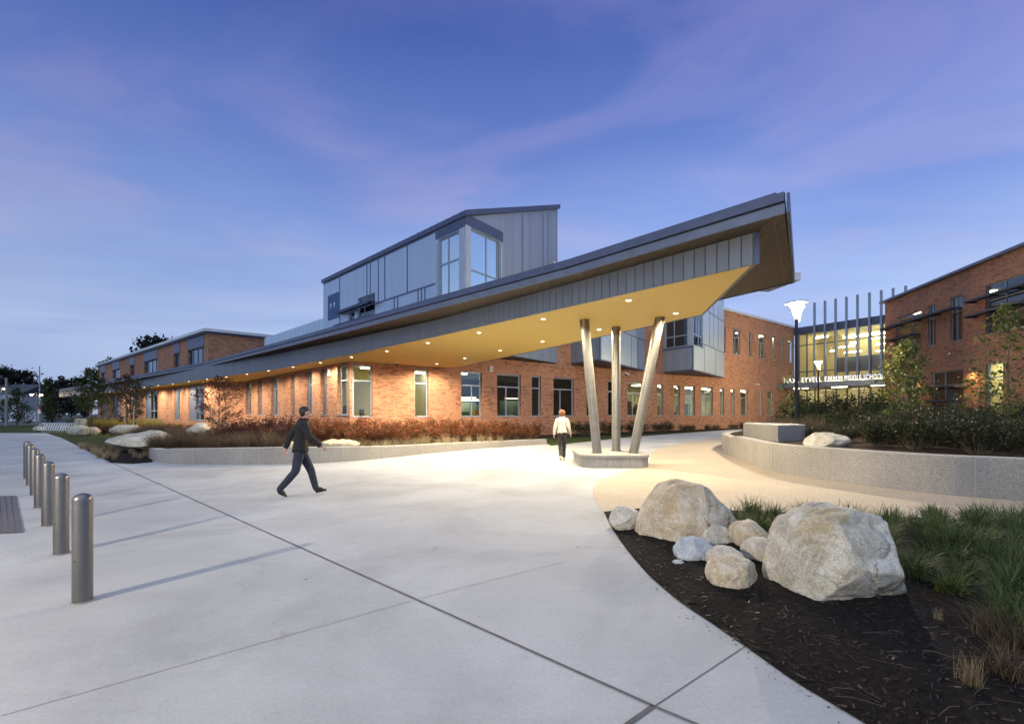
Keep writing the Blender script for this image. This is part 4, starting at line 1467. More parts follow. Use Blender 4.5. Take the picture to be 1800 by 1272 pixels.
# lawns, mulch beds, far ground
def ground_sheet(name, pts, z, m, amp=0.0, res=0):
    o = MB().ngon([(p[0], p[1], z) for p in pts]).build(name, m)
    tag(o, kind='structure')
    return o
edge = [G(195, 813), G(150, 790), G(110, 770), G(84, 761.5)]
ground_sheet('lawn', [(p.x, p.y) for p in edge] + [(-46, 44), (-66, 60), (-78, 70), (-76, 80), (-50, 60), (-28, 42), (-24, 36), (-17, 20), (-13.2, 15.6)], .012, M['lawn'])
ground_sheet('mulch_patch', [(p.x, p.y) for p in (G(194, 813), G(172, 801), G(140, 785), G(215, 783), G(265, 785), G(268, 812), G(232, 815))], .024, M['mulch'])
ground_sheet('lawn', [tuple(p[:2]) for p in (G(968, 783), G(1110, 767.5), G(1310, 753), wb.at(wb.u(1330), 0, 1.2), wb.at(wb.u(900), 0, .6), (1.9, 25))], .012, M['lawn'])
ground_sheet('mulch_strip', [tuple(p[:2]) for p in (wb.at(wb.u(930), 0, 3.2), wb.at(wb.u(1225), 0, 2.2), wb.at(wb.u(1330), 0, 1.6), wb.at(wb.u(1362), 0, .1), wb.at(wb.u(930), 0, .1))], .05, M['soil'])
ground_sheet('lawn', [(-38.5, 38.2), (-38.5, 45), (-60, 62), (-160, 62), (-160, 38.2)], .02, M['lawn'])
ground_sheet('road', [(-40, 62), (-90, 84), (-260, 110), (-260, 58), (-160, 56)], .03, M['asphalt'])
ground_sheet('road', [(-90, 84), (-40, 62), (-52, 62), (-78, 72), (-78, 88), (-60, 130), (-120, 140)], .034, M['asphalt'])

# near mulch bed: a gently heaped surface with chips
rng = random.Random(4)
front = smooth_line(MULCH_FRONT, 4)
back = [G(1062, 899), G(1120, 893.5), G(1280, 896.5), G(1500, 905), G(1800, 917), Vector((9.5, 4.9, 0)), Vector((9.8, 1, 0)), Vector((9, -1.2, 0))]
def in_poly(x, y, poly):
    c = False
    n = len(poly)
    for i in range(n):
        a, b = poly[i], poly[(i + 1) % n]
        if (a[1] > y) != (b[1] > y) and x < (b[0] - a[0]) * (y - a[1]) / (b[1] - a[1]) + a[0]:
            c = not c
    return c
mpoly = [(p.x, p.y) for p in front] + [(p.x, p.y) for p in reversed(back)]
def dist_edge(x, y, poly):
    best = 9
    p = Vector((x, y))
    n = len(poly)
    for i in range(n):
        a, b = Vector(poly[i]), Vector(poly[(i + 1) % n])
        d = b - a
        t = max(0, min(1, (p - a).dot(d) / max(1e-9, d.length_squared)))
        best = min(best, (p - a - d * t).length)
    return best
mb = MB()
mb.ngon([(p[0], p[1], .006) for p in mpoly])
# heaped grid
st = .085
nx, ny = int(9 / st), int(8.8 / st)
hgt = {}
def mulch_z(x, y):
    if not in_poly(x, y, mpoly): return None
    d = dist_edge(x, y, mpoly)
    k = min(1, d / .55)
    base = .009 + .055 * (k * k * (3 - 2 * k))
    nn_ = mnoise.noise(Vector((x * 2.3, y * 2.3, 0))) * .03 + mnoise.noise(Vector((x * 9, y * 9, 4))) * .014
    return max(.008, base + nn_ * k)
idx = {}
vs, fs = [], []
for i in range(nx):
    for j in range(ny):
        x, y = 1.2 + i * st, -1.2 + j * st
        z = mulch_z(x, y)
        if z is not None:
            idx[i, j] = len(vs)
            vs.append((x, y, z))
for (i, j), a in idx.items():
    q = [(i + 1, j), (i + 1, j + 1), (i, j + 1)]
    if all(t in idx for t in q): fs.append((a, idx[q[0]], idx[q[1]], idx[q[2]]))
mb.add(vs, fs)
o = mb.build('mulch_bed', M['mulch'], smooth='all'); tag(o, kind='structure')
# wood chips and shreds lying on it (uncountable)
chips = MB()
for _ in range(9000):
    u = rng.random()
    y = .9 + 6.3 * u * u
    x = 1.2 + rng.random() * (1.5 + y * .9 + 1.2)
    z = mulch_z(x, y)
    if z is None: continue
    L_ = rng.uniform(.006, .026) * (1 if rng.random() < .92 else 1.8)
    w_ = rng.uniform(.002, .007)
    a = rng.uniform(0, 6.28)
    t = Vector((math.cos(a), math.sin(a), rng.uniform(-.35, .35))) * L_
    n_ = Vector((-math.sin(a), math.cos(a), rng.uniform(-.4, .4))) * w_
    p = Vector((x, y, z + rng.uniform(.004, .016)))
    chips.add([p - t - n_ * .6, p + t - n_, p + t * .9 + n_, p - t + n_], [(0, 1, 2, 3)])
for _ in range(150):                                              # bits that spilled over the paving edge
    i_ = rng.randrange(len(front) - 1)
    p = front[i_].lerp(front[i_ + 1], rng.random()) + Vector((-abs(rng.gauss(0, .07)), rng.gauss(0, .03), 0))
    a = rng.uniform(0, 6.28)
    L_, w_ = rng.uniform(.004, .015), rng.uniform(.002, .005)
    t = Vector((math.cos(a), math.sin(a), 0)) * L_
    n_ = Vector((-math.sin(a), math.cos(a), 0)) * w_
    p = Vector((p.x, p.y, .008))
    chips.add([p - t - n_ * .6, p + t - n_, p + t * .9 + n_ + Vector((0, 0, .003)), p - t + n_], [(0, 1, 2, 3)])
o = chips.build('mulch_chips', leaf_mat('bark_chip', (.012, .008, .006), (.042, .028, .021), .05, (.14, .12, .10), .025), uv=False)
tag(o, kind='stuff')
straw = MB()
for _ in range(46):
    p = G(rng.uniform(1430, 1850), rng.uniform(1105, 1290))
    z = mulch_z(p.x, p.y)
    if z is None: continue
    a = rng.uniform(-.7, .5) if rng.random() < .75 else rng.uniform(0, 6.28)
    L_ = rng.uniform(.06, .22)
    pts = []
    for k in range(4):
        t = k / 3 - .5
        pts.append((p.x + math.cos(a) * L_ * t, p.y + math.sin(a) * L_ * t + .02 * math.sin(k), max(z, mulch_z(p.x, p.y)) + .012 + .012 * rng.random()))
    straw.polytube(pts, .0013, 4, cap=False)
o = straw.build('straw_litter', leaf_mat('straw', (.06, .045, .03), (.17, .135, .095), .1), uv=False)
tag(o, kind='stuff')

# ------------------------------------------------------------------ boulders


def rock_material(name, c0, c1, c2, stain, patch=None):
    m, t, b = new_mat(name)
    L = t.links.new
    tc = N(t, 'ShaderNodeTexCoord')
    n1 = N(t, 'ShaderNodeTexNoise', ins={'Scale': 2.2, 'Detail': 8.0, 'Roughness': .68, 'Distortion': .7})
    L(tc.outputs['Object'], n1.inputs[0])
    r1 = ramp(t, [(.28, c0), (.50, c1), (.68, c2)])
    L(n1.outputs[0], r1.inputs[0])
    n2 = N(t, 'ShaderNodeTexNoise', ins={'Scale': 70.0, 'Detail': 3.0, 'Roughness': .8})
    L(tc.outputs['Object'], n2.inputs[0])
    r2 = ramp(t, [(.30, (.55, .55, .55)), (.52, (1, 1, 1)), (.72, (1.28, 1.27, 1.25))])
    L(n2.outputs[0], r2.inputs[0])
    m1 = N(t, 'ShaderNodeMix', data_type='RGBA', blend_type='MULTIPLY')
    m1.inputs[0].default_value = 1
    L(r1.outputs[0], m1.inputs[6]); L(r2.outputs[0], m1.inputs[7])
    n3 = N(t, 'ShaderNodeTexNoise', ins={'Scale': 1.1, 'Detail': 6.0, 'Roughness': .6})
    mp = N(t, 'ShaderNodeMapping'); mp.inputs['Location'].default_value = (3, 1, 7)
    L(tc.outputs['Object'], mp.inputs[0]); L(mp.outputs[0], n3.inputs[0])
    r3 = ramp(t, [(.50, (0, 0, 0)), (.60, (1, 1, 1))])
    L(n3.outputs[0], r3.inputs[0])
    f3 = N(t, 'ShaderNodeMath', operation='MULTIPLY', ins={1: .6})
    L(r3.outputs[0], f3.inputs[0])
    m2 = N(t, 'ShaderNodeMix', data_type='RGBA')
    L(f3.outputs[0], m2.inputs[0]); L(m1.outputs[2], m2.inputs[6])
    m2.inputs[7].default_value = tuple(stain) + (1,)
    # pale crystalline veins
    n4 = N(t, 'ShaderNodeTexNoise', ins={'Scale': 4.5, 'Detail': 7.0, 'Roughness': .7, 'Distortion': .5})
    L(tc.outputs['Object'], n4.inputs[0])
    r4 = ramp(t, [(.475, (0, 0, 0)), (.5, (1, 1, 1)), (.525, (0, 0, 0))])
    L(n4.outputs[0], r4.inputs[0])
    f4 = N(t, 'ShaderNodeMath', operation='MULTIPLY', ins={1: .42})
    L(r4.outputs[0], f4.inputs[0])
    m3 = N(t, 'ShaderNodeMix', data_type='RGBA')
    L(f4.outputs[0], m3.inputs[0]); L(m2.outputs[2], m3.inputs[6])
    m3.inputs[7].default_value = (.80, .78, .73, 1)
    # weather cracks and grey-green lichen
    dn = N(t, 'ShaderNodeTexNoise', ins={'Scale': 3.0, 'Detail': 5.0})
    L(tc.outputs['Object'], dn.inputs[0])
    dv = N(t, 'ShaderNodeMix', data_type='RGBA'); dv.inputs[0].default_value = .32
    L(tc.outputs['Object'], dv.inputs[6]); L(dn.outputs['Color'], dv.inputs[7])
    cr = N(t, 'ShaderNodeTexVoronoi', feature='DISTANCE_TO_EDGE', ins={'Scale': 2.6})
    L(dv.outputs[2], cr.inputs['Vector'])
    cm_ = ramp(t, [(.0, (.34, .31, .27)), (.014, (1, 1, 1))])
    L(cr.outputs['Distance'], cm_.inputs[0])
    ck = N(t, 'ShaderNodeTexNoise', ins={'Scale': 1.9, 'Detail': 2.0})
    L(tc.outputs['Object'], ck.inputs[0])
    ckr = ramp(t, [(.46, (0, 0, 0)), (.58, (1, 1, 1))])
    L(ck.outputs[0], ckr.inputs[0])
    m4 = N(t, 'ShaderNodeMix', data_type='RGBA', blend_type='MULTIPLY')
    L(ckr.outputs[0], m4.inputs[0]); L(m3.outputs[2], m4.inputs[6]); L(cm_.outputs[0], m4.inputs[7])
    li = N(t, 'ShaderNodeTexNoise', ins={'Scale': 5.5, 'Detail': 7.0, 'Roughness': .7, 'Distortion': .4})
    mpl = N(t, 'ShaderNodeMapping'); mpl.inputs['Location'].default_value = (9, 4, 2)
    L(tc.outputs['Object'], mpl.inputs[0]); L(mpl.outputs[0], li.inputs[0])
    lr = ramp(t, [(.58, (0, 0, 0)), (.66, (.55, .55, .55))])
    L(li.outputs[0], lr.inputs[0])
    m5 = N(t, 'ShaderNodeMix', data_type='RGBA')
    L(lr.outputs[0], m5.inputs[0]); L(m4.outputs[2], m5.inputs[6])
    m5.inputs[7].default_value = (.24, .235, .165, 1)
    L(m5.outputs[2], b.inputs['Base Color'])
    n5 = N(t, 'ShaderNodeTexNoise', ins={'Scale': 14.0, 'Detail': 9.0, 'Roughness': .72})
    L(tc.outputs['Object'], n5.inputs[0])
    bp = N(t, 'ShaderNodeBump', ins={'Strength': .75, 'Distance': .035})
    L(n5.outputs[0], bp.inputs['Height'])
    bp2 = N(t, 'ShaderNodeBump', ins={'Strength': .35, 'Distance': .006})
    L(n2.outputs[0], bp2.inputs['Height']); L(bp.outputs[0], bp2.inputs['Normal'])
    L(bp2.outputs[0], b.inputs['Normal'])
    set_in(b, rough=.85, spec=.25)
    return m


M['rock_tan'] = rock_material('tan_granite', (.37, .27, .165), (.57, .465, .32), (.72, .65, .52), (.46, .33, .18))
M['rock_grey'] = rock_material('grey_granite', (.27, .24, .17), (.50, .46, .37), (.74, .70, .62), (.44, .33, .18))
M['rock_pale'] = rock_material('pale_fieldstone', (.40, .35, .27), (.58, .52, .43), (.74, .70, .62), (.48, .40, .29))
M['rock_blue'] = rock_material('bluish_fieldstone', (.30, .33, .37), (.44, .46, .49), (.58, .59, .60), (.36, .33, .28))

import bmesh


def rock_mesh(name, outline, depth, seed, cuts=(), rough=.05, sub=5, fine=.012, ridge=.0):
    """outline: (angle deg, radius) silhouette in the x-z plane around the body's middle; depth: half thickness in y"""
    bm = bmesh.new()
    bmesh.ops.create_icosphere(bm, subdivisions=sub, radius=1)
    ang = [a for a, _ in outline] + [outline[0][0] + 360]
    rad = [r for _, r in outline] + [outline[0][1]]

    def rr(a):
        a = (a - ang[0]) % 360 + ang[0]
        for i in range(len(ang) - 1):
            if ang[i] <= a <= ang[i + 1]:
                t = (a - ang[i]) / (ang[i + 1] - ang[i])
                t = t * t * (3 - 2 * t) * .5 + t * .5
                return rad[i] + (rad[i + 1] - rad[i]) * t
        return rad[0]
    off = Vector((seed * 13.7, seed * 5.1, seed * 2.3))
    size = sum(rad) / len(rad)
    for v in bm.verts:
        d = v.co.normalized()
        a = math.degrees(math.atan2(d.z, d.x))
        rho = math.sqrt(d.x * d.x + d.z * d.z)
        r = rr(a)
        p = Vector((d.x * r, d.y * depth, d.z * r))
        # boxier than an ellipsoid
        s = 1 + .10 * (abs(d.x * d.y) + abs(d.y * d.z)) * 2
        p *= s
        n1 = mnoise.fractal(d * 1.7 + off, 1.0, 2.0, 4)
        p *= 1 + rough * n1
        v.co = p
    for (nx_, ny_, nz_, dd) in cuts:
        nrm = Vector((nx_, ny_, nz_)).normalized()
        for v in bm.verts:
            e = v.co.dot(nrm) - dd * size
            if e > 0: v.co -= nrm * e * .90
    for v in bm.verts:
        n2 = mnoise.fractal(v.co * (3.2 / size) + off * 2, 1.0, 2.0, 6)
        n3 = 1 - abs(mnoise.noise(v.co * (1.9 / size) + off))
        v.co += v.co.normalized() * (fine * n2 * size * 2 - ridge * (n3 ** 10) * size)
    me = bpy.data.meshes.new(name)
    bm.to_mesh(me)
    bm.free()
    for p in me.polygons: p.use_smooth = True
    return me


def place_rock(me, m, loc, rz, label, group, scale=(1, 1, 1), tilt=0):
    o = bpy.data.objects.new('boulder', me)
    COL.objects.link(o)
    if not me.materials: me.materials.append(m)
    o.location = loc
    o.rotation_euler = (tilt, 0, rz)
    o.scale = scale
    tag(o, label, 'boulder', group)
    return o


def outline_px(pts, cx, cz, depth, px_per=F_PX):
    """photo outline around (cx, cz) -> (angle, radius in metres at that depth)"""
    out = []
    for x, y in pts:
        dx, dz = (x - cx) / px_per * depth, (cz - y) / px_per * depth
        out.append((math.degrees(math.atan2(dz, dx)), math.hypot(dx, dz)))
    out.sort()
    return out


GN = 'granite boulders in the mulch bed'
# the big grey one and the big tan one
o1 = outline_px([(1205 + (x_ - 1205) * .95, y_) for x_, y_ in [(1113, 946), (1118, 918), (1135, 886), (1158, 858), (1190, 844), (1225, 850), (1252, 872), (1278, 896), (1290, 918), (1284, 935), (1262, 948), (1200, 955), (1150, 952)]], 1205, 905, 5.80)
place_rock(rock_mesh('tan_boulder', o1, .52, 1, ((-.7, -.6, .2, .92), (.5, -.7, .35, .80), (0, -.9, .55, .86)), .05, 6, .010, .02), M['rock_tan'], G(1207, 906, EYE - (906 - HZ) / F_PX * 5.95), 0, 'large tan dome shaped boulder at the curved tip of the mulch bed', GN)
o2 = outline_px([(1467 + (x_ - 1467) * .92, y_ + (9 if y_ > 1030 else 0)) for x_, y_ in [(1352, 1005), (1356, 965), (1372, 935), (1392, 905), (1430, 886), (1470, 879), (1505, 886), (1545, 905), (1570, 940), (1573, 980), (1583, 1020), (1577, 1050), (1520, 1066), (1440, 1064), (1385, 1056), (1362, 1035)]], 1467, 975, 3.92)
place_rock(rock_mesh('grey_boulder', o2, .50, 2, ((-.55, -.75, .25, .80), (.30, -.85, .45, .72), (.85, -.5, .2, .86), (.15, -.85, -.5, .70)), .05, 6, .014, .045), M['rock_grey'], G(1467, 982, EYE - (982 - HZ) / F_PX * 4.10), 0, 'large grey angular boulder closest to the camera beside the green grass', GN)
small = [((1072, 890, 1125, 934), 6.35, 'rock_pale', 'low ragged pale rock between the tan boulder and the paving edge', 3, ((-.5, -.5, .6, .70),)),
         ((1217, 920, 1285, 965), 5.55, 'rock_pale', 'grey rounded stone touching the foot of the tan boulder', 4, ((.2, -.9, .4, .8),)),
         ((1283, 917, 1351, 968), 5.40, 'rock_tan', 'upright cream stone at the back of the small pile near the grass', 5, ((.6, -.3, .7, .78),)),
         ((1187, 946, 1256, 995), 4.95, 'rock_blue', 'bluish white stone at the paving side of the small pile', 6, ((.3, -.7, .6, .72), (-.6, -.3, .6, .78))),
         ((1243, 961, 1308, 1010), 4.70, 'rock_pale', 'flat stone half hidden behind the front stone of the pile', 7, ((0, -.6, .8, .7),)),
         ((1245, 975, 1329, 1044), 4.22, 'rock_tan', 'pale tan faceted stone standing forward in the small pile', 8, ((.65, -.6, .1, .82), (-.3, -.5, .8, .86))),
         ((1306, 945, 1366, 995), 4.90, 'rock_pale', 'smooth pale stone leaning against the large grey boulder', 9, ((.1, -.8, .6, .8),))]
for (x0, y0, x1, y1), dep, mm, lab, sd, cuts in small:
    cx_, cy_ = (x0 + x1) / 2, (y0 + y1) / 2
    hw, hh = (x1 - x0) / 2 / F_PX * dep, (y1 - y0) / 2 / F_PX * dep
    rs = random.Random(sd)
    ol = []
    for k in range(10):
        a = k * 36 + rs.uniform(-8, 8)
        ca, sa = math.cos(R(a)), math.sin(R(a))
        e = 1 / math.sqrt((ca / hw) ** 2 + (sa / hh) ** 2)
        ol.append((a, e * rs.uniform(.94, 1.07)))
    ol.sort()
    place_rock(rock_mesh('small_boulder', ol, hw * .85, sd, cuts, .05, 5, .012, .015), M[mm], G(cx_, cy_, EYE - (cy_ - HZ) / F_PX * dep), 0, lab, GN)
place_rock(rock_mesh('stone_flake', [(0, .06), (60, .03), (120, .025), (180, .055), (240, .02), (300, .02)], .05, 12, (), .1, 3), M['rock_blue'], G(1192, 988, .05), 0, 'tiny pale stone flake on the mulch below the bluish stone', GN)

GL = 'boulders in the lawn and planting by the long wing'
far_rocks = [((197, 759, 292, 784), 19.5, 'rock_grey', 'long flat pale slab of rock rising from the lawn before the brown grass', 21, 1.4, ((-.12, -.3, .95, .40), (.2, -.5, .8, .5))),
             ((122, 747, 154, 766), 33, 'rock_grey', 'pale round boulder at the lawn corner beside the bicycle rack', 22, 1.0, ()),
             ((152, 750, 174, 766), 34, 'rock_tan', 'pinkish boulder beside the maroon hedge block', 23, 1.0, ()),
             ((198, 747, 246, 764), 29, 'rock_tan', 'broad pinkish boulder behind the staked leafy tree', 24, 1.0, ((.1, -.3, .9, .7),)),
             ((324, 744, 366, 762), 21.5, 'rock_pale', 'pale wedge of rock beside the bare russet tree', 25, 1.0, ((-.5, -.3, .8, .5),)),
             ((556, 773, 632, 792), 16.8, 'rock_tan', 'low warm lit slab on the planter wall bed behind the walking man', 26, 1.2, ((0, -.2, 1, .55),)),
             ((497, 775, 520, 800), 16.2, 'rock_tan', 'small warm stone on the planter bed behind the walking man', 27, 1.0, ()),
             ((60, 749, 78, 758), 40, 'rock_tan', 'small tan boulder at the far side of the bicycle rack', 28, 1.0, ()),
             ((1414, 761, 1492, 788), 13.4, 'rock_grey', 'grey weathered rock lying on the raised bed behind the long planter wall', 29, 1.0, ((.1, -.4, .9, .62), (-.6, -.4, .5, .7)))]
for (x0, y0, x1, y1), dep, mm, lab, sd, dk, cuts in far_rocks:
    cx_, cy_ = (x0 + x1) / 2, (y0 + y1) / 2
    hw, hh = (x1 - x0) / 2 / F_PX * dep, (y1 - y0) / 2 / F_PX * dep
    rs = random.Random(sd)
    ol = []
    for k in range(12):
        a = k * 30 + rs.uniform(-7, 7)
        ca, sa = math.cos(R(a)), math.sin(R(a))
        e = 1 / math.sqrt((ca / hw) ** 2 + (sa / hh) ** 2)
        if sd in (21, 25) and sa > 0: e *= 1.0 + .25 * ca * (1 if sd == 21 else 1)
        ol.append((a, e * rs.uniform(.92, 1.08)))
    ol.sort()
    place_rock(rock_mesh('lawn_boulder', ol, hw * .6 * dk, sd, cuts, .07, 5, .014, .03), M[mm], G(cx_, cy_, EYE - (cy_ - HZ) / F_PX * dep), 0, lab, GL if sd != 29 else GN)

# ------------------------------------------------------------------ plants


def leaves_mesh(name, centers, size, m, seed, spread=.0, aspect=.5, up=.0):
    """many small leaf-shaped faces (each an island)"""
    r = np.random.default_rng(seed)
    c = np.asarray(centers, dtype=float)
    n = len(c)
    if spread: c = c + r.normal(0, spread, c.shape)
    d = r.normal(0, 1, (n, 3)); d[:, 2] = d[:, 2] * .8 + up
    d /= np.linalg.norm(d, axis=1, keepdims=True)
    q = r.normal(0, 1, (n, 3))
    s = np.cross(d, q); s /= np.linalg.norm(s, axis=1, keepdims=True)
    nn = np.cross(d, s)
    L_ = size * r.uniform(.6, 1.3, (n, 1))
    W_ = L_ * aspect * .5
    p0 = c - d * L_ * .5
    p1 = c + s * W_ + nn * L_ * .08
    p2 = c + d * L_ * .5
    p3 = c - s * W_ + nn * L_ * .08
    v = np.stack([p0, p1, p2, p3], 1).reshape(-1, 3)
    me = bpy.data.meshes.new(name)
    me.vertices.add(len(v)); me.vertices.foreach_set('co', v.ravel())
    me.loops.add(4 * n); me.polygons.add(n)
    me.loops.foreach_set('vertex_index', np.arange(4 * n, dtype=np.int32))
    me.polygons.foreach_set('loop_start', np.arange(0, 4 * n, 4, dtype=np.int32))
    me.polygons.foreach_set('loop_total', np.full(n, 4, dtype=np.int32))
    me.update(calc_edges=True)
    me.materials.append(m)
    return me


def link_mesh(name, me, parent):
    o = bpy.data.objects.new(name, me)
    COL.objects.link(o)
    if parent: o.parent = parent
    return o


def shrub_proto(radius, height, n_stem, n_leaf, lsize, m, seed, upright=.5, fuzz=.06, aspect=.5):
    """a bush as (foliage mesh, stem mesh); base at the origin"""
    r = random.Random(seed)
    mb = MB()
    pts = []
    for k in range(n_stem):
        a = r.uniform(0, 6.283)
        rr_ = radius * math.sqrt(r.random())
        h = height * r.uniform(.55, 1.05) * (1 - .35 * (rr_ / radius) ** 2)
        tip = Vector((math.cos(a) * rr_, math.sin(a) * rr_, h))
        base = Vector((tip.x * .18, tip.y * .18, 0))
        mid = base.lerp(tip, .5) + Vector((r.uniform(-.1, .1), r.uniform(-.1, .1), .08)) * radius
        mb.polytube([base, mid, tip], [.010, .007, .003], 4, cap=False)
        m_ = int(n_leaf / n_stem)
        for i in range(m_):
            t = .22 + .80 * (r.random() ** .7)
            p = base.lerp(mid, t * 2) if t < .5 else mid.lerp(tip, t * 2 - 1)
            pts.append(p + Vector((r.gauss(0, fuzz), r.gauss(0, fuzz), r.gauss(0, fuzz))))
    return leaves_mesh('foliage', pts, lsize, m, seed, 0, aspect, upright), mb


def make_shrub(loc, proto, name, label, cat, group, sc=1.0, rz=0.0, sz=1.0):
    fol, stem = proto
    root = empty(name, loc, rz, label, cat, group)
    root.scale = (sc, sc, sc * sz)
    link_mesh('foliage', fol, root)
    link_mesh('stem', stem, root)
    return root


def finish_proto(p, m):
    fol, mb = p
    me = bpy.data.meshes.new('stem')
    me.from_pydata(mb.v, [], mb.f)
    me.materials.append(m)
    return fol, me


def grass_proto(n, height, width, m, seed, arch=.6, spread=.06, lean=.75):
    r = np.random.default_rng(seed)
    vs, fs = [], []
    for k in range(n):
        a = r.uniform(0, 6.283)
        b = Vector((r.normal(0, spread), r.normal(0, spread), 0))
        ou = Vector((math.cos(a), math.sin(a), 0))
        sd = Vector((-math.sin(a), math.cos(a), 0))
        h = height * r.uniform(.55, 1.1)
        ln = lean * r.uniform(.2, 1.1)
        w = width * r.uniform(.7, 1.2)
        i0 = len(vs)
        for s in range(5):
            t = s / 4
            p = b + ou * (h * ln * t ** 1.5) + Vector((0, 0, h * (t - arch * .55 * t * t * ln)))
            ww = w * (1 - t ** 1.6) * .5 + .0004
            vs += [p - sd * ww, p + sd * ww]
        for s in range(4):
            fs.append((i0 + 2 * s, i0 + 2 * s + 1, i0 + 2 * s + 3, i0 + 2 * s + 2))
    me = bpy.data.meshes.new('blades')
    me.from_pydata([tuple(v) for v in vs], [], fs)
    me.materials.append(m)
    return me


def place_grass(me, name, loc, label, group, sc, rz, cat='grass clump'):
    o = bpy.data.objects.new(name, me)
    COL.objects.link(o)
    o.location = loc
    o.rotation_euler = (0, 0, rz)
    o.scale = (sc, sc, sc)
    return tag(o, label, cat, group, 'thing')


# green strap grass on the near bed
rng = random.Random(11)
GP = [grass_proto(190, .36, .010, M['blade'], s, .85, .05, 1.15) for s in (1, 2, 3, 4)]
spots = []
tries = 0
while len(spots) < 150 and tries < 6000:
    tries += 1
    x, y = rng.uniform(1.6, 8.5), rng.uniform(2.3, 7.4)
    if not in_poly(x, y, mpoly): continue
    px_, py_ = CX + x / y * F_PX, HZ + EYE / y * F_PX
    # behind and beside the big grey boulder; open mulch stays free
    lim = 1000 if px_ < 1350 else None
    ok = False
    if py_ < 958 and 1285 < px_ < 1420 and py_ > 915: ok = True
    if px_ > 1490 and py_ < 1010 and py_ > 925: ok = True
    if px_ > 1585 and py_ < 1032 + (px_ - 1585) * .60 and py_ > 915: ok = True
    if not ok: continue
    if any((x - a) ** 2 + (y - b) ** 2 < .27 ** 2 for a, b in spots): continue
    spots.append((x, y))
for i, (x, y) in enumerate(spots):
    z = mulch_z(x, y) or .01
    place_grass(GP[i % 4], 'strap_grass', (x, y, z - .01), 'lush green strap leaved grass clump in the mulch bed around the grey boulder', 'green grass clumps in the mulch bed', rng.uniform(.8, 1.2), rng.uniform(0, 6.28))
dry = grass_proto(150, .30, .0035, M['blade_dry'], 9, .25, .035, .45)
p = G(1706, 1222); place_grass(dry, 'dry_grass_tuft', (p.x, p.y, .05), 'upright straw coloured grass tuft alone on the open mulch', None, .62, 0)
dry2 = grass_proto(160, .34, .006, M['blade_brown'], 10, .6, .06, .9)
for (px_, py_, lab, s) in ((1740, 1128, 'withered brown grass clump where the green grass meets the mulch', 1.0), (1790, 1165, 'withered brown grass clump at the frame edge below the green grass', 1.1), (1768, 1205, 'withered brown grass clump spreading behind the straw tuft', .9)):
    p = G(px_, py_); place_grass(dry2, 'withered_grass_clump', (p.x, p.y, .05), lab, 'withered grass clumps at the mulch edge', s * .8, px_)
w2_ = grass_proto(60, .20, .003, M['blade_dry'], 12, .6, .03, .9)
p = G(1650, 1100); place_grass(w2_, 'dry_grass_tuft', (p.x, p.y, .05), 'small wispy dead grass tuft on dark mulch behind the straw tuft', None, .5, 1.0)

# russet shrubs before the brick wing
RP = [finish_proto(shrub_proto(.62, 1.15, 26, 1500, .085, M['leaf_red'], s, .5, .07), M['bark']) for s in (21, 22, 23)]
MP = [finish_proto(shrub_proto(.72, 1.15, 28, 1800, .080, M['leaf_maroon'], s, .3, .08), M['bark']) for s in (31, 32)]
rng = random.Random(7)
def row(px0, px1, step, depfn, protos, zb, name, label, group, htop):
    px_ = px0
    i = 0
    while px_ <= px1:
        dep = depfn(px_) + rng.uniform(-.35, .35)
        x = (px_ - CX) / F_PX * dep
        ztop = EYE - (htop(px_) - HZ) / F_PX * dep
        make_shrub((x, dep, zb), protos[i % len(protos)], name, label, 'shrub', group, (ztop - zb) / 1.12 * rng.uniform(.92, 1.08), rng.uniform(0, 6.28))
        px_ += step * rng.uniform(.85, 1.15) * 20 / dep
        i += 1
dep_back = lambda x: 21.8 + max(0, (x - 600)) * .0145
dep_front = lambda x: (18.2 if x < 700 else 18.2 + (x - 700) * .024)
row(540, 950, 26, dep_back, RP, .22, 'russet_shrub', 'russet leaved shrub in the mass along the orange brick wall', 'russet shrubs along the brick wall', lambda x: 735 + max(0, x - 850) * .09 + rng.uniform(-3, 3))
row(555, 945, 24, lambda x: dep_front(x) + 1.6, RP, .22, 'russet_shrub', 'russet leaved shrub in the mass along the orange brick wall', 'russet shrubs along the brick wall', lambda x: 745 + max(0, x - 850) * .06 + rng.uniform(-4, 4))
row(408, 535, 26, lambda x: 21.0, MP, .22, 'maroon_shrub', 'dark maroon shrub in the mass behind the walking man', 'maroon shrubs under the slit windows', lambda x: 731 + rng.uniform(-5, 4))
row(395, 545, 25, lambda x: 18.9, MP, .22, 'maroon_shrub', 'dark maroon shrub in the mass behind the walking man', 'maroon shrubs under the slit windows', lambda x: 742 + rng.uniform(-4, 4))
# low green-gold undergrowth and pale grass along the wall
UG = [finish_proto(shrub_proto(.40, .62, 16, 620, .07, leaf_mat('olive_undergrowth', (.05, .06, .012), (.19, .19, .04), .35, (.20, .08, .03), .2), s, .7, .06), M['bark']) for s in (41, 42)]
row(560, 860, 27, lambda x: dep_front(x) + .55, UG, .24, 'olive_shrub', 'low olive green shrub below the russet shrubs behind the planter wall', 'olive shrubs behind the planter wall', lambda x: 762 + rng.uniform(-4, 4))
TG = [grass_proto(130, .55, .008, M['blade_tan'], s, .5, .07, .75) for s in (51, 52)]
px_ = 575
i = 0
while px_ < 890:
    dep = dep_front(px_) - .55
    place_grass(TG[i % 2], 'tan_grass_tuft', ((px_ - CX) / F_PX * dep, dep, .22), 'pale tan grass tuft spilling over the planter wall', 'tan grass tufts along the planter wall', rng.uniform(.75, 1.15), rng.uniform(0, 6))
    px_ += rng.uniform(14, 24)
    i += 1
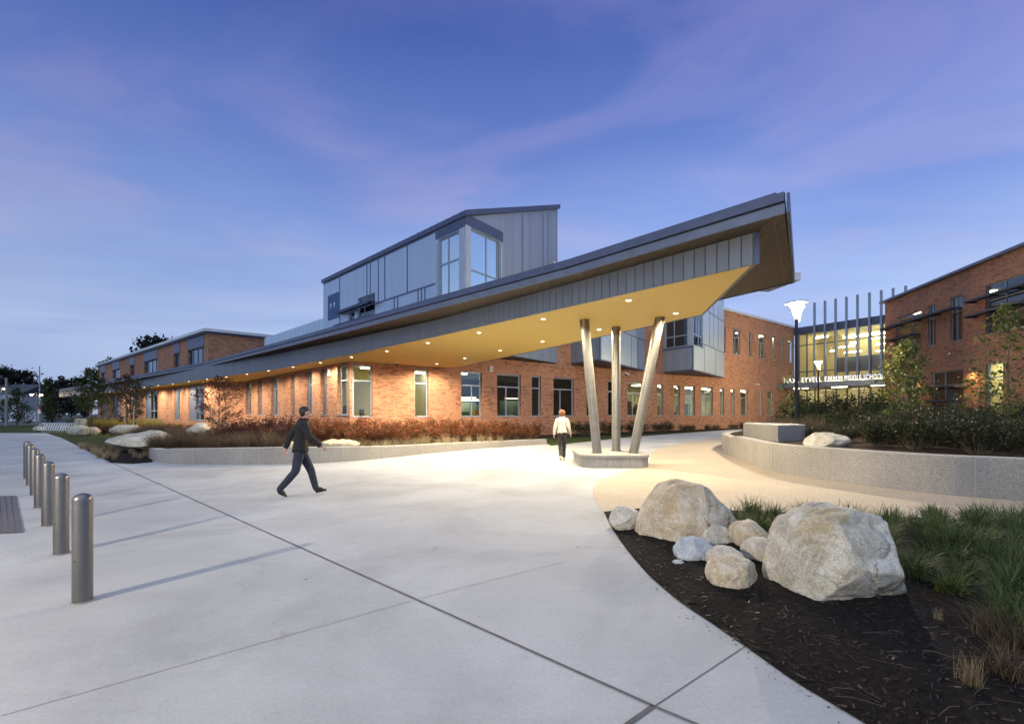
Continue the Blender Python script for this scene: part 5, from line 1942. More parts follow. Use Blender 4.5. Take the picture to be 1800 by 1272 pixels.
# brown fountain grass between the stepping slab and the man
BG = [grass_proto(210, .85, .007, M['blade_brown'], s, .45, .10, .70) for s in (61, 62, 63)]
i = 0
for _ in range(64):
    px_ = rng.uniform(268, 520)
    dep = rng.uniform(16.4, 18.6)
    place_grass(BG[i % 3], 'brown_fountain_grass', ((px_ - CX) / F_PX * dep, dep, .2), 'brown grey fountain grass clump in the bed behind the low planter wall', 'brown fountain grass behind the planter wall', rng.uniform(.72, 1.05), rng.uniform(0, 6))
    i += 1
for _ in range(34):
    px_ = rng.uniform(240, 345)
    dep = rng.uniform(23, 27)
    place_grass(BG[i % 3], 'brown_fountain_grass', ((px_ - CX) / F_PX * dep, dep, .1), 'rusty fountain grass clump behind the flat slab of rock', 'rusty fountain grass behind the rock slab', rng.uniform(.9, 1.3), rng.uniform(0, 6))
    i += 1
# tan grasses sprawling at the lawn corner
for _ in range(34):
    px_ = rng.uniform(140, 265)
    py_ = 786 + (px_ - 140) * .10 + rng.uniform(-4, 17) * (1 if px_ > 165 else .6)
    if py_ > 808: continue
    p = G(px_, min(py_, 811))
    place_grass(TG[i % 2], 'sprawling_tan_grass', (p.x, p.y, .02), 'sprawling dry tan grass on the lawn corner beside the plaza edge', 'dry grass at the lawn corner', rng.uniform(.38, .75), rng.uniform(0, 6))
    i += 1
# gold grass along the far wing
GG = [grass_proto(200, 1.0, .012, M['blade_gold'], s, .4, .14, .6) for s in (71, 72)]
for k in range(70):
    u_ = rng.uniform(4, 46)
    p = w3.at(w3.len - u_ * .93, 0, rng.uniform(1.4, 4.5))
    place_grass(GG[k % 2], 'gold_grass', (p.x, p.y, .02), 'yellow green tall grass clump at the foot of the far wing', 'gold grass along the far wing', rng.uniform(.9, 1.35), rng.uniform(0, 6))
# maroon clipped block near the far trees
for k in range(9):
    p = G(167 + k * 7.6, 764 - (k % 2) * 3)
    make_shrub((p.x, p.y, 0), MP[k % 2], 'maroon_shrub', 'maroon shrub in the block before the far end of the wing', 'shrub', 'maroon shrubs before the far wing', .62 * p.y / 34, k)
for k in range(16):
    p = G(250 + k * 9.5, 757 - (k % 3) * 1.6)
    make_shrub((p.x, p.y, 0), RP[k % 3], 'russet_shrub', 'low russet shrub behind the rock slab towards the far wing', 'shrub', 'russet shrubs behind the rock slab', .62, k)

# dark planting along the far brick wall
DP = [finish_proto(shrub_proto(.60, .80, 22, 1100, .075, M['leaf_dark'], s, .4, .07), M['bark']) for s in (81, 82, 83)]
for k in range(15):
    px_ = 968 + k * 22
    u_ = wb.u(px_)
    p = wb.at(u_, 0, 1.6 + (k % 2) * .5)
    s_ = 1.35 if px_ < 1080 else (1.15 if px_ < 1160 else .85)
    if 1190 < px_ < 1235: s_ = .7
    make_shrub((p.x, p.y, .03), DP[k % 3], 'dark_shrub', 'low dark green shrub at the foot of the lit brick wall', 'shrub', 'dark shrubs at the foot of the brick wall', s_ * rng.uniform(.9, 1.1), k)

# big dark shrub mass on the raised bed
BP = [finish_proto(shrub_proto(.85, 1.35, 34, 2600, .085, M['leaf_dark'], s, .35, .09), M['bark']) for s in (91, 92, 93)]
pos = []
tries = 0
rng = random.Random(19)
while len(pos) < 66 and tries < 5000:
    tries += 1
    px_ = rng.uniform(1425, 1900)
    py_ = rng.uniform(0, 1)
    dep = 9.6 + (1 - py_) * 9.5 if px_ > 1500 else rng.uniform(14.5, 20)
    front_y = 11.0 + max(0, (1650 - px_)) * .018 - max(0, px_ - 1650) * .010
    if dep < front_y: continue
    x = (px_ - CX) / F_PX * dep
    if any((x - a) ** 2 + (dep - b) ** 2 < .85 ** 2 for a, b in pos): continue
    pos.append((x, dep))
for k, (x, y) in enumerate(pos):
    px_ = CX + x / y * F_PX
    tgt = 742 if px_ < 1500 else (722 if px_ < 1600 else 716)
    zt = EYE - (tgt - HZ) / F_PX * y
    make_shrub((x, y, .64), BP[k % 3], 'dark_shrub', 'dense dark green shrub in the raised bed behind the long planter wall', 'shrub', 'dark shrubs in the raised bed', max(.45, min(1.25, (zt - .64) / 1.3)) * rng.uniform(.85, 1.05), rng.uniform(0, 6))
# taller, lighter shrubs between the planter block and the glass hall
LP = [finish_proto(shrub_proto(.95, 1.9, 26, 1700, .12, M['leaf_shrub'], s, .5, .11), M['bark']) for s in (101, 102)]
for k, (px_, dep, top) in enumerate(((1392, 24, 690), (1418, 25, 686), (1446, 23, 690), (1472, 24, 694), (1498, 22, 688), (1520, 23, 684), (1545, 21, 690), (1570, 20, 692), (1462, 20, 712), (1510, 19, 708), (1432, 21.5, 716), (1590, 19, 700), (1625, 18, 705), (1660, 17, 712), (1750, 15, 706), (1790, 14, 700))):
    zt = EYE - (top - HZ) / F_PX * dep
    make_shrub(((px_ - CX) / F_PX * dep, dep, .64), LP[k % 2], 'leafy_shrub', 'tall loose olive green shrub in the raised bed before the glass hall', 'shrub', 'tall shrubs in the raised bed', (zt - .64) / 1.95, k)
hazy = [grass_proto(240, .9, .008, M['blade_brown'], s, .4, .14, .6) for s in (111,)]
for k in range(14):
    dep = rng.uniform(17.5, 21.5)
    px_ = rng.uniform(1352, 1440)
    place_grass(hazy[0], 'bed_fountain_grass', ((px_ - CX) / F_PX * dep, dep, .64), 'soft brown fountain grass beside the lamp post in the raised bed', 'fountain grass by the lamp post', rng.uniform(.8, 1.2), k)

# ------------------------------------------------------------------ trees


def tree(name, label, loc, h, trunk_r, crown, n_leaf, lsize, m, seed, group=None, n_limb=26, bark='bark', fuzz=.12, bare=.0):
    """crown(t) -> radius of the crown at height fraction t; limbs climb from the trunk, leaves sit round them"""
    r = random.Random(seed)
    root = empty(name, loc, 0, label, 'tree', group)
    x, y, z = loc
    pts = []
    rad = []
    for i in range(9):
        t = i / 8
        pts.append((x + r.uniform(-.02, .02) * h * t, y + r.uniform(-.02, .02) * h * t, z - .05 + h * .97 * t))
        rad.append(trunk_r * (1 - t) ** .8 + .004)
    mb = MB().polytube(pts, rad, 8)
    lp = []
    t_lo = next((i / 50 for i in range(50) if crown(i / 50) > 0.01), .3)
    for k in range(n_limb):
        tb = t_lo * .92 + (1 - t_lo) * .92 * (k + r.random()) / n_limb
        i = min(int(tb * 8), 7)
        b = Vector(pts[i]).lerp(Vector(pts[i + 1]), tb * 8 - i)
        a = k * 2.4 + r.uniform(-.4, .4)
        ln = crown(min(1, tb + .04)) * r.uniform(.65, 1.12)
        up = r.uniform(.25, .75) * ln + .03 * h
        tip = b + Vector((math.cos(a) * ln, math.sin(a) * ln, up))
        mid = b.lerp(tip, .5) + Vector((0, 0, -.08 * ln + r.uniform(-.03, .03) * h * .3))
        br = max(.004, trunk_r * .35 * (1 - tb))
        mb.polytube([b, mid, tip], [br, br * .6, .003], 5, cap=False)
        lp.append((b, mid, tip))
        for q in range(2):
            s0 = mid.lerp(tip, r.uniform(-.4, .7))
            aa = a + r.uniform(-1.1, 1.1)
            s1 = s0 + Vector((math.cos(aa), math.sin(aa), r.uniform(.1, .8))) * ln * r.uniform(.25, .5)
            mb.polytube([s0, s1], [br * .45, .002], 4, cap=False)
            lp.append((s0, s0.lerp(s1, .5), s1))
    mb.build('trunk', M[bark], root, smooth=True, uv=False)
    cs = []
    for _ in range(n_leaf):
        b, mid, tip = r.choice(lp)
        t = .25 + .8 * r.random()
        p = b.lerp(mid, t * 2) if t < .5 else mid.lerp(tip, t * 2 - 1)
        cs.append((p.x - x + r.gauss(0, fuzz), p.y - y + r.gauss(0, fuzz), p.z - z + r.gauss(0, fuzz)))
    fo = leaves_mesh('crown', cs, lsize, m, seed, 0, .55, .1)
    link_mesh('crown', fo, root)
    return root


def bump_fn(lo, peak, rmax, top=1.0, tip=.08):
    def f(t):
        if t < lo or t > top: return 0.0
        if t < peak: return rmax * math.sin((t - lo) / (peak - lo) * math.pi / 2) ** .7
        return rmax * (tip + (1 - tip) * (1 - ((t - peak) / (top - peak)) ** 1.3))
    return f


p = G(161, 757, .0)
tree('young_tree', 'leafy young pear shaped tree before the far end of the wing', (p.x, p.y, 0), EYE + (HZ - 640) / F_PX * p.y, .10, bump_fn(.22, .36, 1.75), 2600, .21, M['leaf_olive'], 3, n_limb=34)
p = G(222, 766, .0)
tree('young_tree', 'thin leafed bronze young tree beside the staked saplings and the pink boulder', (p.x, p.y, 0), EYE + (HZ - 652) / F_PX * p.y, .085, bump_fn(.20, .42, 1.6), 1150, .17, M['leaf_bronze'], 4, n_limb=34, fuzz=.10)
p = G(238, 764, .0)
tree('young_tree', 'slim olive leafed young tree just behind the bronze one', (p.x, p.y, 0), EYE + (HZ - 660) / F_PX * p.y, .07, bump_fn(.35, .6, 1.3), 800, .16, M['leaf_olive'], 5, n_limb=24, fuzz=.10)
dep = 18.6
tree('young_tree', 'almost bare russet young tree with wooden stakes before the slit windows', ((385 - CX) / F_PX * dep, dep, .2), EYE + (HZ - 652) / F_PX * dep - .2, .05, bump_fn(.30, .50, 1.15), 1900, .085, M['leaf_red'], 6, n_limb=46, fuzz=.05)


def stake(px_, top, bot, dep, tilt, label):
    a = Vector(((px_ - CX) / F_PX * dep, dep, EYE - (bot - HZ) / F_PX * dep))
    b = Vector(((px_ + tilt - CX) / F_PX * dep, dep + .05, EYE - (top - HZ) / F_PX * dep))
    r_ = empty('tree_stake', a, 0, label, 'stake', 'tree stakes')
    MB().polytube([a, a.lerp(b, .5), b], [.035, .033, .030], 8).build('post', M['stake'], r_, smooth=True)
    c = a.lerp(b, .9)
    MB().polytube([c, c + Vector((.18, .02, .02))], .008, 5).build('strap', M['black_metal'], r_)
stake(376, 713, 776, 18.4, -9, 'leaning pale wooden stake on the lawn side of the bare russet tree')
stake(394, 712, 760, 19.2, 5, 'wooden stake on the wall side of the bare russet tree')
stake(222, 716, 764, 30.5, -6, 'pale wooden stake at the foot of the bronze young tree')
stake(233, 712, 762, 31.5, 2, 'thin wooden stake between the bronze and olive young trees')

# young trees of the raised bed
dep = 17.0
tree('bed_tree', 'bushy light green young tree before the glass hall corner', ((1588 - CX) / F_PX * dep, dep, .64), EYE + (HZ - 588) / F_PX * dep - .64, .05, bump_fn(.06, .45, .95), 2300, .13, M['leaf_green'], 14, n_limb=46, fuzz=.12)
dep = 13.0
tree('bed_tree', 'open airy light green young tree before the annex windows', ((1772 - CX) / F_PX * dep, dep, .64), EYE + (HZ - 518) / F_PX * dep - .64, .035, bump_fn(.12, .55, 1.0), 1100, .12, M['leaf_green'], 15, n_limb=34, fuzz=.10)
dep = 14.5
tree('bed_tree', 'spindly sapling with leaf clusters between the annex windows', ((1722 - CX) / F_PX * dep, dep, .64), EYE + (HZ - 640) / F_PX * dep - .64, .025, bump_fn(.2, .7, .7), 330, .12, M['leaf_green'], 16, n_limb=18, fuzz=.07)
dep = 22.5
tree('bed_tree', 'small thin sapling beside the lamp post', ((1386 - CX) / F_PX * dep, dep, .64), EYE + (HZ - 645) / F_PX * dep - .64, .025, bump_fn(.2, .7, .55), 300, .12, M['leaf_green'], 17, n_limb=16, fuzz=.08)


# distant trees
def far_tree(px_, dep, top, half_px, label, seed, m='leaf_dim', base=0.0, n=2600, lo=.12, pk=.5):
    h = EYE + (HZ - top) / F_PX * dep - base
    w = half_px / F_PX * dep
    tree('distant_tree', label, ((px_ - CX) / F_PX * dep, dep, base), h, h * .022, bump_fn(lo, pk, w * .86, 1.0, .25), n, h * .055, M[m], seed, 'distant dusk trees', n_limb=42, fuzz=h * .035)
far_tree(4, 118, 642, 36, 'tall dark broad tree at the outer edge of the distant tree line', 201)
far_tree(36, 122, 648, 32, 'dark rounded tree next to the tallest one of the distant line', 202)
far_tree(58, 126, 668, 24, 'lower dark tree at the end of the distant dark clump', 203)
far_tree(276, 95, 590, 37, 'large dark dome shaped tree rising behind the brick upper storey', 204, n=3600, lo=.2, pk=.72)
far_tree(240, 100, 621, 20, 'lower dark tree beside the dome shaped one behind the roof', 205, lo=.2, pk=.7)
far_tree(192, 120, 629, 26, 'pale dusky treetop peeping over the far end of the roof', 206, n=1500)
far_tree(126, 112, 662, 34, 'dark hedge like tree right behind the far canopy end', 207, pk=.62)
far_tree(105, 118, 668, 22, 'dark low tree beside the far canopy tip', 208)
far_tree(147, 110, 660, 18, 'dark tree behind the leafy pear shaped young tree', 214)
for (px_, dep, top, hp, lab, sd) in ((30, 62, 678, 16, 'young roadside tree beside the pale utility pole', 209), (48, 60, 712, 15, 'low roadside tree in front of the white fence', 210), (84, 66, 660, 8, 'thin roadside sapling with a tuft of leaves on top', 211), (92, 64, 690, 16, 'bushy roadside tree next to the blue light', 212), (8, 64, 700, 12, 'young roadside tree by the white house', 213)):
    far_tree(px_, dep, top, hp, lab, sd, 'leaf_olive', n=900)

# ------------------------------------------------------------------ bollards
bx0, by0 = G(145, 1060).x, G(145, 1060).y
bproto = None
BL = ['bollard nearest to the camera at the head of the row', 'second bollard of the row counted from the camera', 'third bollard of the row counted from the camera', 'fourth bollard of the row counted from the camera',
      'fifth bollard of the row, third before the far end', 'sixth bollard of the row, next to the last one', 'last bollard at the far end of the row']
BPX = [(145, 1060), (107.5, 975), (84.5, 925), (69.5, 893), (61, 870.5), (53, 853), (48, 841)]
for i, (px_, py_) in enumerate(BPX):
    p = G(px_, py_)
    p += Vector((p.x, p.y, 0)).normalized() * .055
    if bproto is None:
        bproto = empty('bollard', p, 0, 'brushed steel round topped ' + BL[i], 'bollard', 'steel bollards along the plaza')
        h, r_ = .925, .0685
        prof = [(r_, 0.004), (r_, h - .055)] + [(r_ * math.cos(R(a)) if a < 90 else .001, h - .055 + .055 * math.sin(R(a))) for a in (12, 25, 40, 55, 70, 82, 89)]
        MB().lathe(prof, p, 32).build('post', M['steel'], bproto, smooth=True)
        MB().lathe([(r_ + .012, .001), (r_ + .012, .008), (r_ + .002, .010)], p, 32).build('base_ring', mat('bollard_grout', (.30, .28, .26), .8), bproto)
        MB().polytube([p + Vector((.0, -r_ - .001, .36)), p + Vector((.0, -r_ - .004, .36))], .006, 8).build('screw', M['black_metal'], bproto)
    else:
        c = copy_tree(bproto)
        c.location = p
        c['label'] = 'brushed steel round topped ' + BL[i]

# ------------------------------------------------------------------ bicycle rack
p = G(99, 760)
br_ = empty('bicycle_rack', (p.x, p.y, 0), 0, 'galvanised bicycle rack of overlapping wire hoops at the lawn corner', 'bicycle rack')
wid = 56 / F_PX * p.y
for k in range(13):
    x_ = p.x - wid / 2 + wid * (k + .5) / 13
    pts = []
    for j in range(17):
        a = 2 * math.pi * j / 16
        pts.append((x_ + math.cos(a) * .26, p.y + math.sin(a) * .12, .50 + math.sin(a) * .30))
    MB().polytube(pts, .028, 6, cap=False).build('hoop', M['white_metal'], br_, smooth=True)
    MB().polytube([(x_, p.y, 0), (x_, p.y, .24)], .025, 6).build('leg', M['white_metal'], br_)
MB().box((p.x - wid / 2, p.y - .03, .20), (wid, 0, 0), (0, .06, 0), (0, 0, .05)).build('rail', M['white_metal'], br_)

# ------------------------------------------------------------------ far left street
hs = empty('white_house', (-118, 112, 0), 0, 'white clapboard house half hidden behind the roadside trees', 'house')
y_ = 112
def hx(px_): return (px_ - CX) / F_PX * y_
MB().box((hx(-40), y_, 0), (hx(38) - hx(-40), 0, 0), (0, 9, 0), (0, 0, EYE + (HZ - 692) / F_PX * y_)).build('wall', mat('house_white', (.52, .55, .60), .7), hs)
ez = EYE + (HZ - 692) / F_PX * y_
MB().add([(hx(-42), y_ - .4, ez), (hx(40), y_ - .4, ez), (hx(40), y_ + 4.5, ez + 2.6), (hx(-42), y_ + 4.5, ez + 2.6), (hx(40), y_ + 9.4, ez), (hx(-42), y_ + 9.4, ez)], [(0, 1, 2, 3), (3, 2, 4, 5), (1, 4, 2), (0, 3, 5), (0, 5, 4, 1)]).build('roof', mat('house_roof', (.06, .065, .075), .8), hs)
for px_, z_ in ((3, 4.2), (14, 4.2), (26, 4.2), (3, 1.2), (16, 1.2), (28, 1.2)):
    f = MB().box((hx(px_), y_ - .04, z_ - .5), (1.2, 0, 0), (0, .06, 0), (0, 0, 1.7)).build('window', M['white_metal'], hs)
    MB().box((hx(px_) + .12, y_ - .06, z_ - .38), (.96, 0, 0), (0, .03, 0), (0, 0, 1.46)).build('pane', mat('house_pane', (.03, .035, .045), .15), f)
y_ = 96
fn = empty('white_fence', (hx(40), y_, 0), 0, 'white board fence beyond the road', 'fence')
MB().box((hx(-6), y_, 0), (hx(68) - hx(-6), 0, 0), (0, .08, 0), (0, 0, 2.3)).build('board_panel', seam_mat('fence_boards', (.62, .66, .74), .35, metal=0, dark=.7), fn)
for px_ in (-6, 8, 22, 36, 50, 67):
    MB().box((hx(px_), y_ - .08, 0), (.16, 0, 0), (0, .18, 0), (0, 0, 2.45)).build('post', M['white_metal'], fn)
y_ = 60
up_ = empty('utility_pole', (hx(11), y_, 0), 0, 'pale weathered utility pole beside the road', 'pole')
MB().polytube([(hx(11), y_, 0), (hx(11), y_, EYE + (HZ - 664) / F_PX * y_)], [.17, .12], 10).build('pole', mat('weathered_pole', (.30, .29, .28), .8), up_)
MB().box((hx(11) - .25, y_ - .05, 4.2), (.5, 0, 0), (0, .1, 0), (0, 0, .12)).build('bracket', M['grey_metal'], up_)


def roadside_lamp(px_post, px_lamp, py_lamp, y_, top, label, e=300, col=(1, .66, .28)):
    x_, xl = (px_post - CX) / F_PX * y_, (px_lamp - CX) / F_PX * y_
    zl = EYE + (HZ - py_lamp) / F_PX * y_
    r_ = empty('roadside_lamp', (x_, y_, 0), 0, label, 'street lamp')
    MB().polytube([(x_, y_, 0), (x_, y_, zl + top)], [.11, .08], 10).build('pole', M['grey_metal'], r_)
    MB().polytube([(x_, y_, zl + .25), (xl, y_, zl + .22)], .05, 6).build('arm', M['grey_metal'], r_)
    MB().box((xl - .35, y_ - .2, zl + .06), (.7, 0, 0), (0, .4, 0), (0, 0, .14)).build('lamp_head', M['grey_metal'], r_)
    MB().lathe([(.08, zl - .14), (.17, zl - .06), (.19, zl + .05)], (xl, y_, 0), 12).build('lamp_lens', emit('roadside_lamp_glow', col, e), r_, smooth=True)
roadside_lamp(64.5, 55.5, 693.5, 78, .3, 'warm lit roadside lamp on a short arm beyond the lawn', 120)
roadside_lamp(69.5, 72.5, 693.5, 80, 5.0, 'warm lit lamp on the taller roadside pole with a round sign', 120)
roadside_lamp(2, 6.5, 683, 100, .3, 'small warm lamp far off beside the white house', 30)
y_ = 79.5
rs_ = empty('road_sign', ((70 - CX) / F_PX * y_, y_, 2.6), 0, 'small white and red round road signs on the taller roadside pole', 'road sign')
for z_, c_, rr_ in ((723.5, (.75, .76, .78), .36), (717, (.55, .10, .07), .26)):
    z0_ = EYE + (HZ - z_) / F_PX * y_
    x0_ = (70 - CX) / F_PX * y_
    MB().polytube([(x0_, y_ - .14, z0_), (x0_, y_ - .17, z0_)], rr_, 16).build('plate', mat('sign_plate', c_, .5), rs_)
# a blue lit beacon pole among the trees, bins and a low barrier by the far wing
y_ = 70
ph = empty('beacon_post', ((90 - CX) / F_PX * y_, y_, 0), 0, 'emergency call post with a blue light among the roadside trees', 'call post')
x_ = (90 - CX) / F_PX * y_
MB().polytube([(x_, y_, 0), (x_, y_, 2.75)], .12, 12).build('post', M['black_metal'], ph)
MB().lathe([(.10, 2.78), (.12, 2.85), (.12, 3.2), (.06, 3.3)], (x_, y_, 0), 12).build('beacon', emit('blue_beacon', (.20, .12, 1.0), 8), ph)
for k, px_ in enumerate((137.5, 146.5)):
    q = G(px_, 750.5)
    b_ = empty('litter_bin', (q.x, q.y, 0), 0, ('pale round litter bin beside its twin at the far end of the wing', 'pale round litter bin closest to the leafy young tree trunk')[k], 'litter bin', 'litter bins at the far wing')
    MB().lathe([(.30, 0), (.34, .1), (.34, .85), (.30, .92), (.12, 1.0)], q, 18).build('body', mat('bin_tan', (.42, .37, .28), .6), b_, smooth=True)
    MB().lathe([(.36, .80), (.36, .88)], q, 18).build('rim', M['grey_metal'], b_)

# ------------------------------------------------------------------ people


def skin_body(name, chains, m, parent, sub=2, root_first=True):
    """chains: lists of (key, pos, radius); the same key is the same joint. One continuous skinned surface."""
    vs, rs, es, key = [], [], [], {}
    for ch in chains:
        prev = None
        for k, p, r in ch:
            if k not in key:
                key[k] = len(vs)
                vs.append(tuple(p)); rs.append(r)
            if prev is not None and (prev, key[k]) not in es: es.append((prev, key[k]))
            prev = key[k]
    me = bpy.data.meshes.new(name)
    me.from_pydata(vs, es, [])
    o = bpy.data.objects.new(name, me)
    COL.objects.link(o)
    o.parent = parent
    sk = o.modifiers.new('skin', 'SKIN')
    sk.use_smooth_shade = True
    sk.branch_smoothing = .4
    lay = me.skin_vertices[0] if me.skin_vertices else None
    for i, r in enumerate(rs):
        d = lay.data[i]
        d.radius = r if isinstance(r, tuple) else (r, r)
        d.use_root = (i == 0)
    sb = o.modifiers.new('subd', 'SUBSURF')
    sb.levels = sub
    sb.render_levels = sub
    me.materials.append(m)
    return o


def V(*a): return Vector(a)


def hand_chains(tag_, wrist, dirv, palmside, thumb_dir, s=1.0):
    """palm and five curled fingers; dirv: along the hand, palmside: towards which fingers curl"""
    d = dirv.normalized()
    c = palmside.normalized()
    t = thumb_dir.normalized()
    palm = wrist + d * .045 * s
    kn = wrist + d * .085 * s
    ch = [[(tag_ + 'w', wrist, .026 * s), (tag_ + 'p', palm, (.036 * s, .018 * s)), (tag_ + 'k', kn, (.036 * s, .015 * s))]]
    for i, (o, ln) in enumerate(((.028, .066), (.010, .076), (-.009, .070), (-.026, .055))):
        b = kn + t * o * s
        m1 = b + (d * .62 + c * .30) * ln * .55 * s
        m2 = m1 + (d * .35 + c * .70) * ln * .45 * s
        ch.append([(tag_ + 'k', kn, .015), (tag_ + f'f{i}a', b + d * .006, .0095 * s), (tag_ + f'f{i}b', m1, .0085 * s), (tag_ + f'f{i}c', m2, .007 * s)])
    tb = wrist + d * .035 * s + t * .034 * s
    ch.append([(tag_ + 'p', palm, .018), (tag_ + 'ta', tb, .012 * s), (tag_ + 'tb', tb + (d * .8 + t * .5 + c * .2) * .035 * s, .010 * s), (tag_ + 'tc', tb + (d * .95 + t * .2 + c * .4) * .062 * s, .008 * s)])
    return ch


def person(loc, heading, label, P, mats, hair, s=1.0):
    """x = sideways (own right), y = forward, z = up, in the figure's frame"""
    root = empty('person', loc, heading, label, 'person')
    root.scale = (s, s, s)
    J = P
    head = J['head']
    fw = J['face']
    up = V(0, 0, 1)
    chin = head + fw * .045 - up * .075
    body = [[('pel', J['pelvis'], (.130, .100)), ('ab', J['abdomen'], (.120, .088)), ('ch', J['chest'], (.140, .100)), ('nk0', J['neck'], (.062, .058)), ('nk1', J['neck'].lerp(head, .42), .056),
             ('hd0', head - up * .035 + fw * .015, (.072, .082)), ('hd1', head + up * .025, (.078, .092)), ('hd2', head + up * .085, (.062, .072))],
            [('hd0', head - up * .035, .07), ('jaw', head - up * .070 + fw * .055, (.040, .034))],
            [('hd1', head, .07), ('nose', head + fw * .098 - up * .012, .014)]]
    for sd, x in (('R', 1), ('L', -1)):
        body.append([('ch', J['chest'], .1), ('sh' + sd, J['sh' + sd], .062), ('el' + sd, J['el' + sd], .043), ('wr' + sd, J['wr' + sd], .029)])
        dv = (J['wr' + sd] - J['el' + sd])
        hc = hand_chains(sd, J['wr' + sd], dv + V(0, .0, -.02), V(-x * .8, .5, 0), V(0, 1, 0) - dv.normalized() * dv.normalized().y)
        hc[0][0] = ('wr' + sd, J['wr' + sd], .029)
        body += hc
        body.append([('pel', J['pelvis'], .13), ('hp' + sd, J['hp' + sd], .085), ('kn' + sd, J['kn' + sd], .057), ('an' + sd, J['an' + sd], .040), ('ft' + sd, J['an' + sd] + (J['to' + sd] - J['an' + sd]) * .6, (.036, .030))])
    b = skin_body('body', body, mats['skin'], root, 2)
    # ears and eyes
    rt = fw.cross(up).normalized()
    for x in (1, -1):
        c = head + rt * (.080 * x) - fw * .005 + up * .0
        e = MB().lathe([(.004, -.030), (.018, -.018), (.022, .008), (.012, .030), (.003, .034)], c, 10)
        oo = MBlocal(e, 'ear', mats['skin'], root, b)
        c = head + fw * .088 + rt * (.032 * x) + up * .012
        e = MB().lathe([(.002, -.011), (.010, -.004), (.010, .004), (.002, .011)], c, 10)
        MBlocal(e, 'eye', mats['eye'], root, b)
    # the body becomes a plain mesh; clothes are grown from its own surface so that they follow it
    bpy.context.view_layer.update()
    me = bpy.data.meshes.new_from_object(b.evaluated_get(bpy.context.evaluated_depsgraph_get()))
    b.modifiers.clear()
    b.data = me
    segs = [('torso', J['pelvis'], J['abdomen'], .12), ('torso', J['abdomen'], J['chest'], .12), ('torso', J['chest'], J['neck'] - up * .03, .10), ('head', J['neck'] + up * .035, head, .06)]
    for sd in 'RL':
        dv = (J['wr' + sd] - J['el' + sd]).normalized()
        segs += [('torso', J['chest'], J['sh' + sd], .075), ('arm', J['sh' + sd], J['el' + sd], .05), ('arm', J['el' + sd], J['wr' + sd] - dv * .02, .035), ('hand', J['wr' + sd], J['wr' + sd] + dv * .15, .035),
                 ('torso', J['pelvis'], J['hp' + sd], .10), ('leg', J['hp' + sd], J['kn' + sd], .07), ('leg', J['kn' + sd], J['an' + sd] + (J['kn' + sd] - J['an' + sd]) * (.0 if J['kind'] == 'm' else .12), .05), ('foot', J['an' + sd], J['to' + sd], .04)]

    def part_of(p):
        best = None
        for nm, a, c, r in segs:
            dd = c - a
            t = max(0, min(1, (p - a).dot(dd) / dd.length_squared))
            e = (p - a - dd * t).length - r
            if best is None or e < best[0]: best = (e, nm)
        return best[1]

    def garment(name, m, keep, off):
        bm = bmesh.new()
        bm.from_mesh(me)
        bm.normal_update()
        kill = [f for f in bm.faces if not keep(part_of(f.calc_center_median()), f.calc_center_median())]
        bmesh.ops.delete(bm, geom=kill, context='FACES')
        for v in bm.verts:
            v.co += v.normal * off(part_of(v.co), v.co)
        g = bpy.data.meshes.new(name)
        bm.to_mesh(g)
        bm.free()
        for p in g.polygons: p.use_smooth = True
        g.materials.clear()
        g.materials.append(m)
        o = bpy.data.objects.new(name, g)
        COL.objects.link(o)
        o.parent = root
        so = o.modifiers.new('cloth', 'SOLIDIFY')
        so.thickness = .008
        so.offset = 0
        return o
    hem = J['pelvis'].z + J['hem']
    k = J['bulk']

    def wrinkle(p): return .007 * mnoise.noise(p * 9) + .004 * mnoise.noise(p * 23)
    garment('jacket' if J['kind'] == 'm' else 'sweater', mats['top'], lambda s_, p: s_ == 'arm' or (s_ in ('torso', 'leg') and p.z > hem),
            lambda s_, p: (.020 * k if s_ == 'arm' else .030 * k + .022 * max(0, 1 - (p.z - hem) / .22)) + wrinkle(p))
    garment('trousers', mats['legs'], lambda s_, p: s_ == 'leg' or (s_ == 'torso' and p.z < hem + .10),
            lambda s_, p: (.019 if J['kind'] == 'm' else .011) + wrinkle(p) * .6)
    garment('sock', mats['shoe'] if J['kind'] == 'm' else mats['skin'], lambda s_, p: s_ == 'foot', lambda s_, p: .013 if J['kind'] == 'm' else .002)
    for sd in 'RL':
        a, t = J['an' + sd], J['to' + sd]
        hl = J['he' + sd]
        upv = (a - hl.lerp(t, .3)).normalized()
        ch = [[('h', hl + upv * .040, (.036, .042)), ('m', hl.lerp(t, .45) + upv * .042, (.044, .040)), ('b', hl.lerp(t, .78) + upv * .032, (.047, .030)), ('t', t + upv * .026, (.036, .022))], [('h', hl, .03), ('a', a.lerp(hl + upv * .04, .3), .050), ('a2', a + upv * .02, .052)]] if J['kind'] == 'm' else [[('h', hl + upv * .040, (.036, .042)), ('m', hl.lerp(t, .45) + upv * .042, (.044, .040)), ('b', hl.lerp(t, .78) + upv * .032, (.047, .030)), ('t', t + upv * .026, (.036, .022))]]
        skin_body('shoe', ch, mats['shoe'], root, 2)
    hair(root, head, fw, up, mats['hair'])
    return root


def MBlocal(mb, name, m, root, parent):
    me = bpy.data.meshes.new(name)
    me.from_pydata(mb.v, [], mb.f)
    for p in me.polygons: p.use_smooth = True
    o = bpy.data.objects.new(name, me)
    COL.objects.link(o)
    o.parent = parent
    me.materials.append(m)
    return o


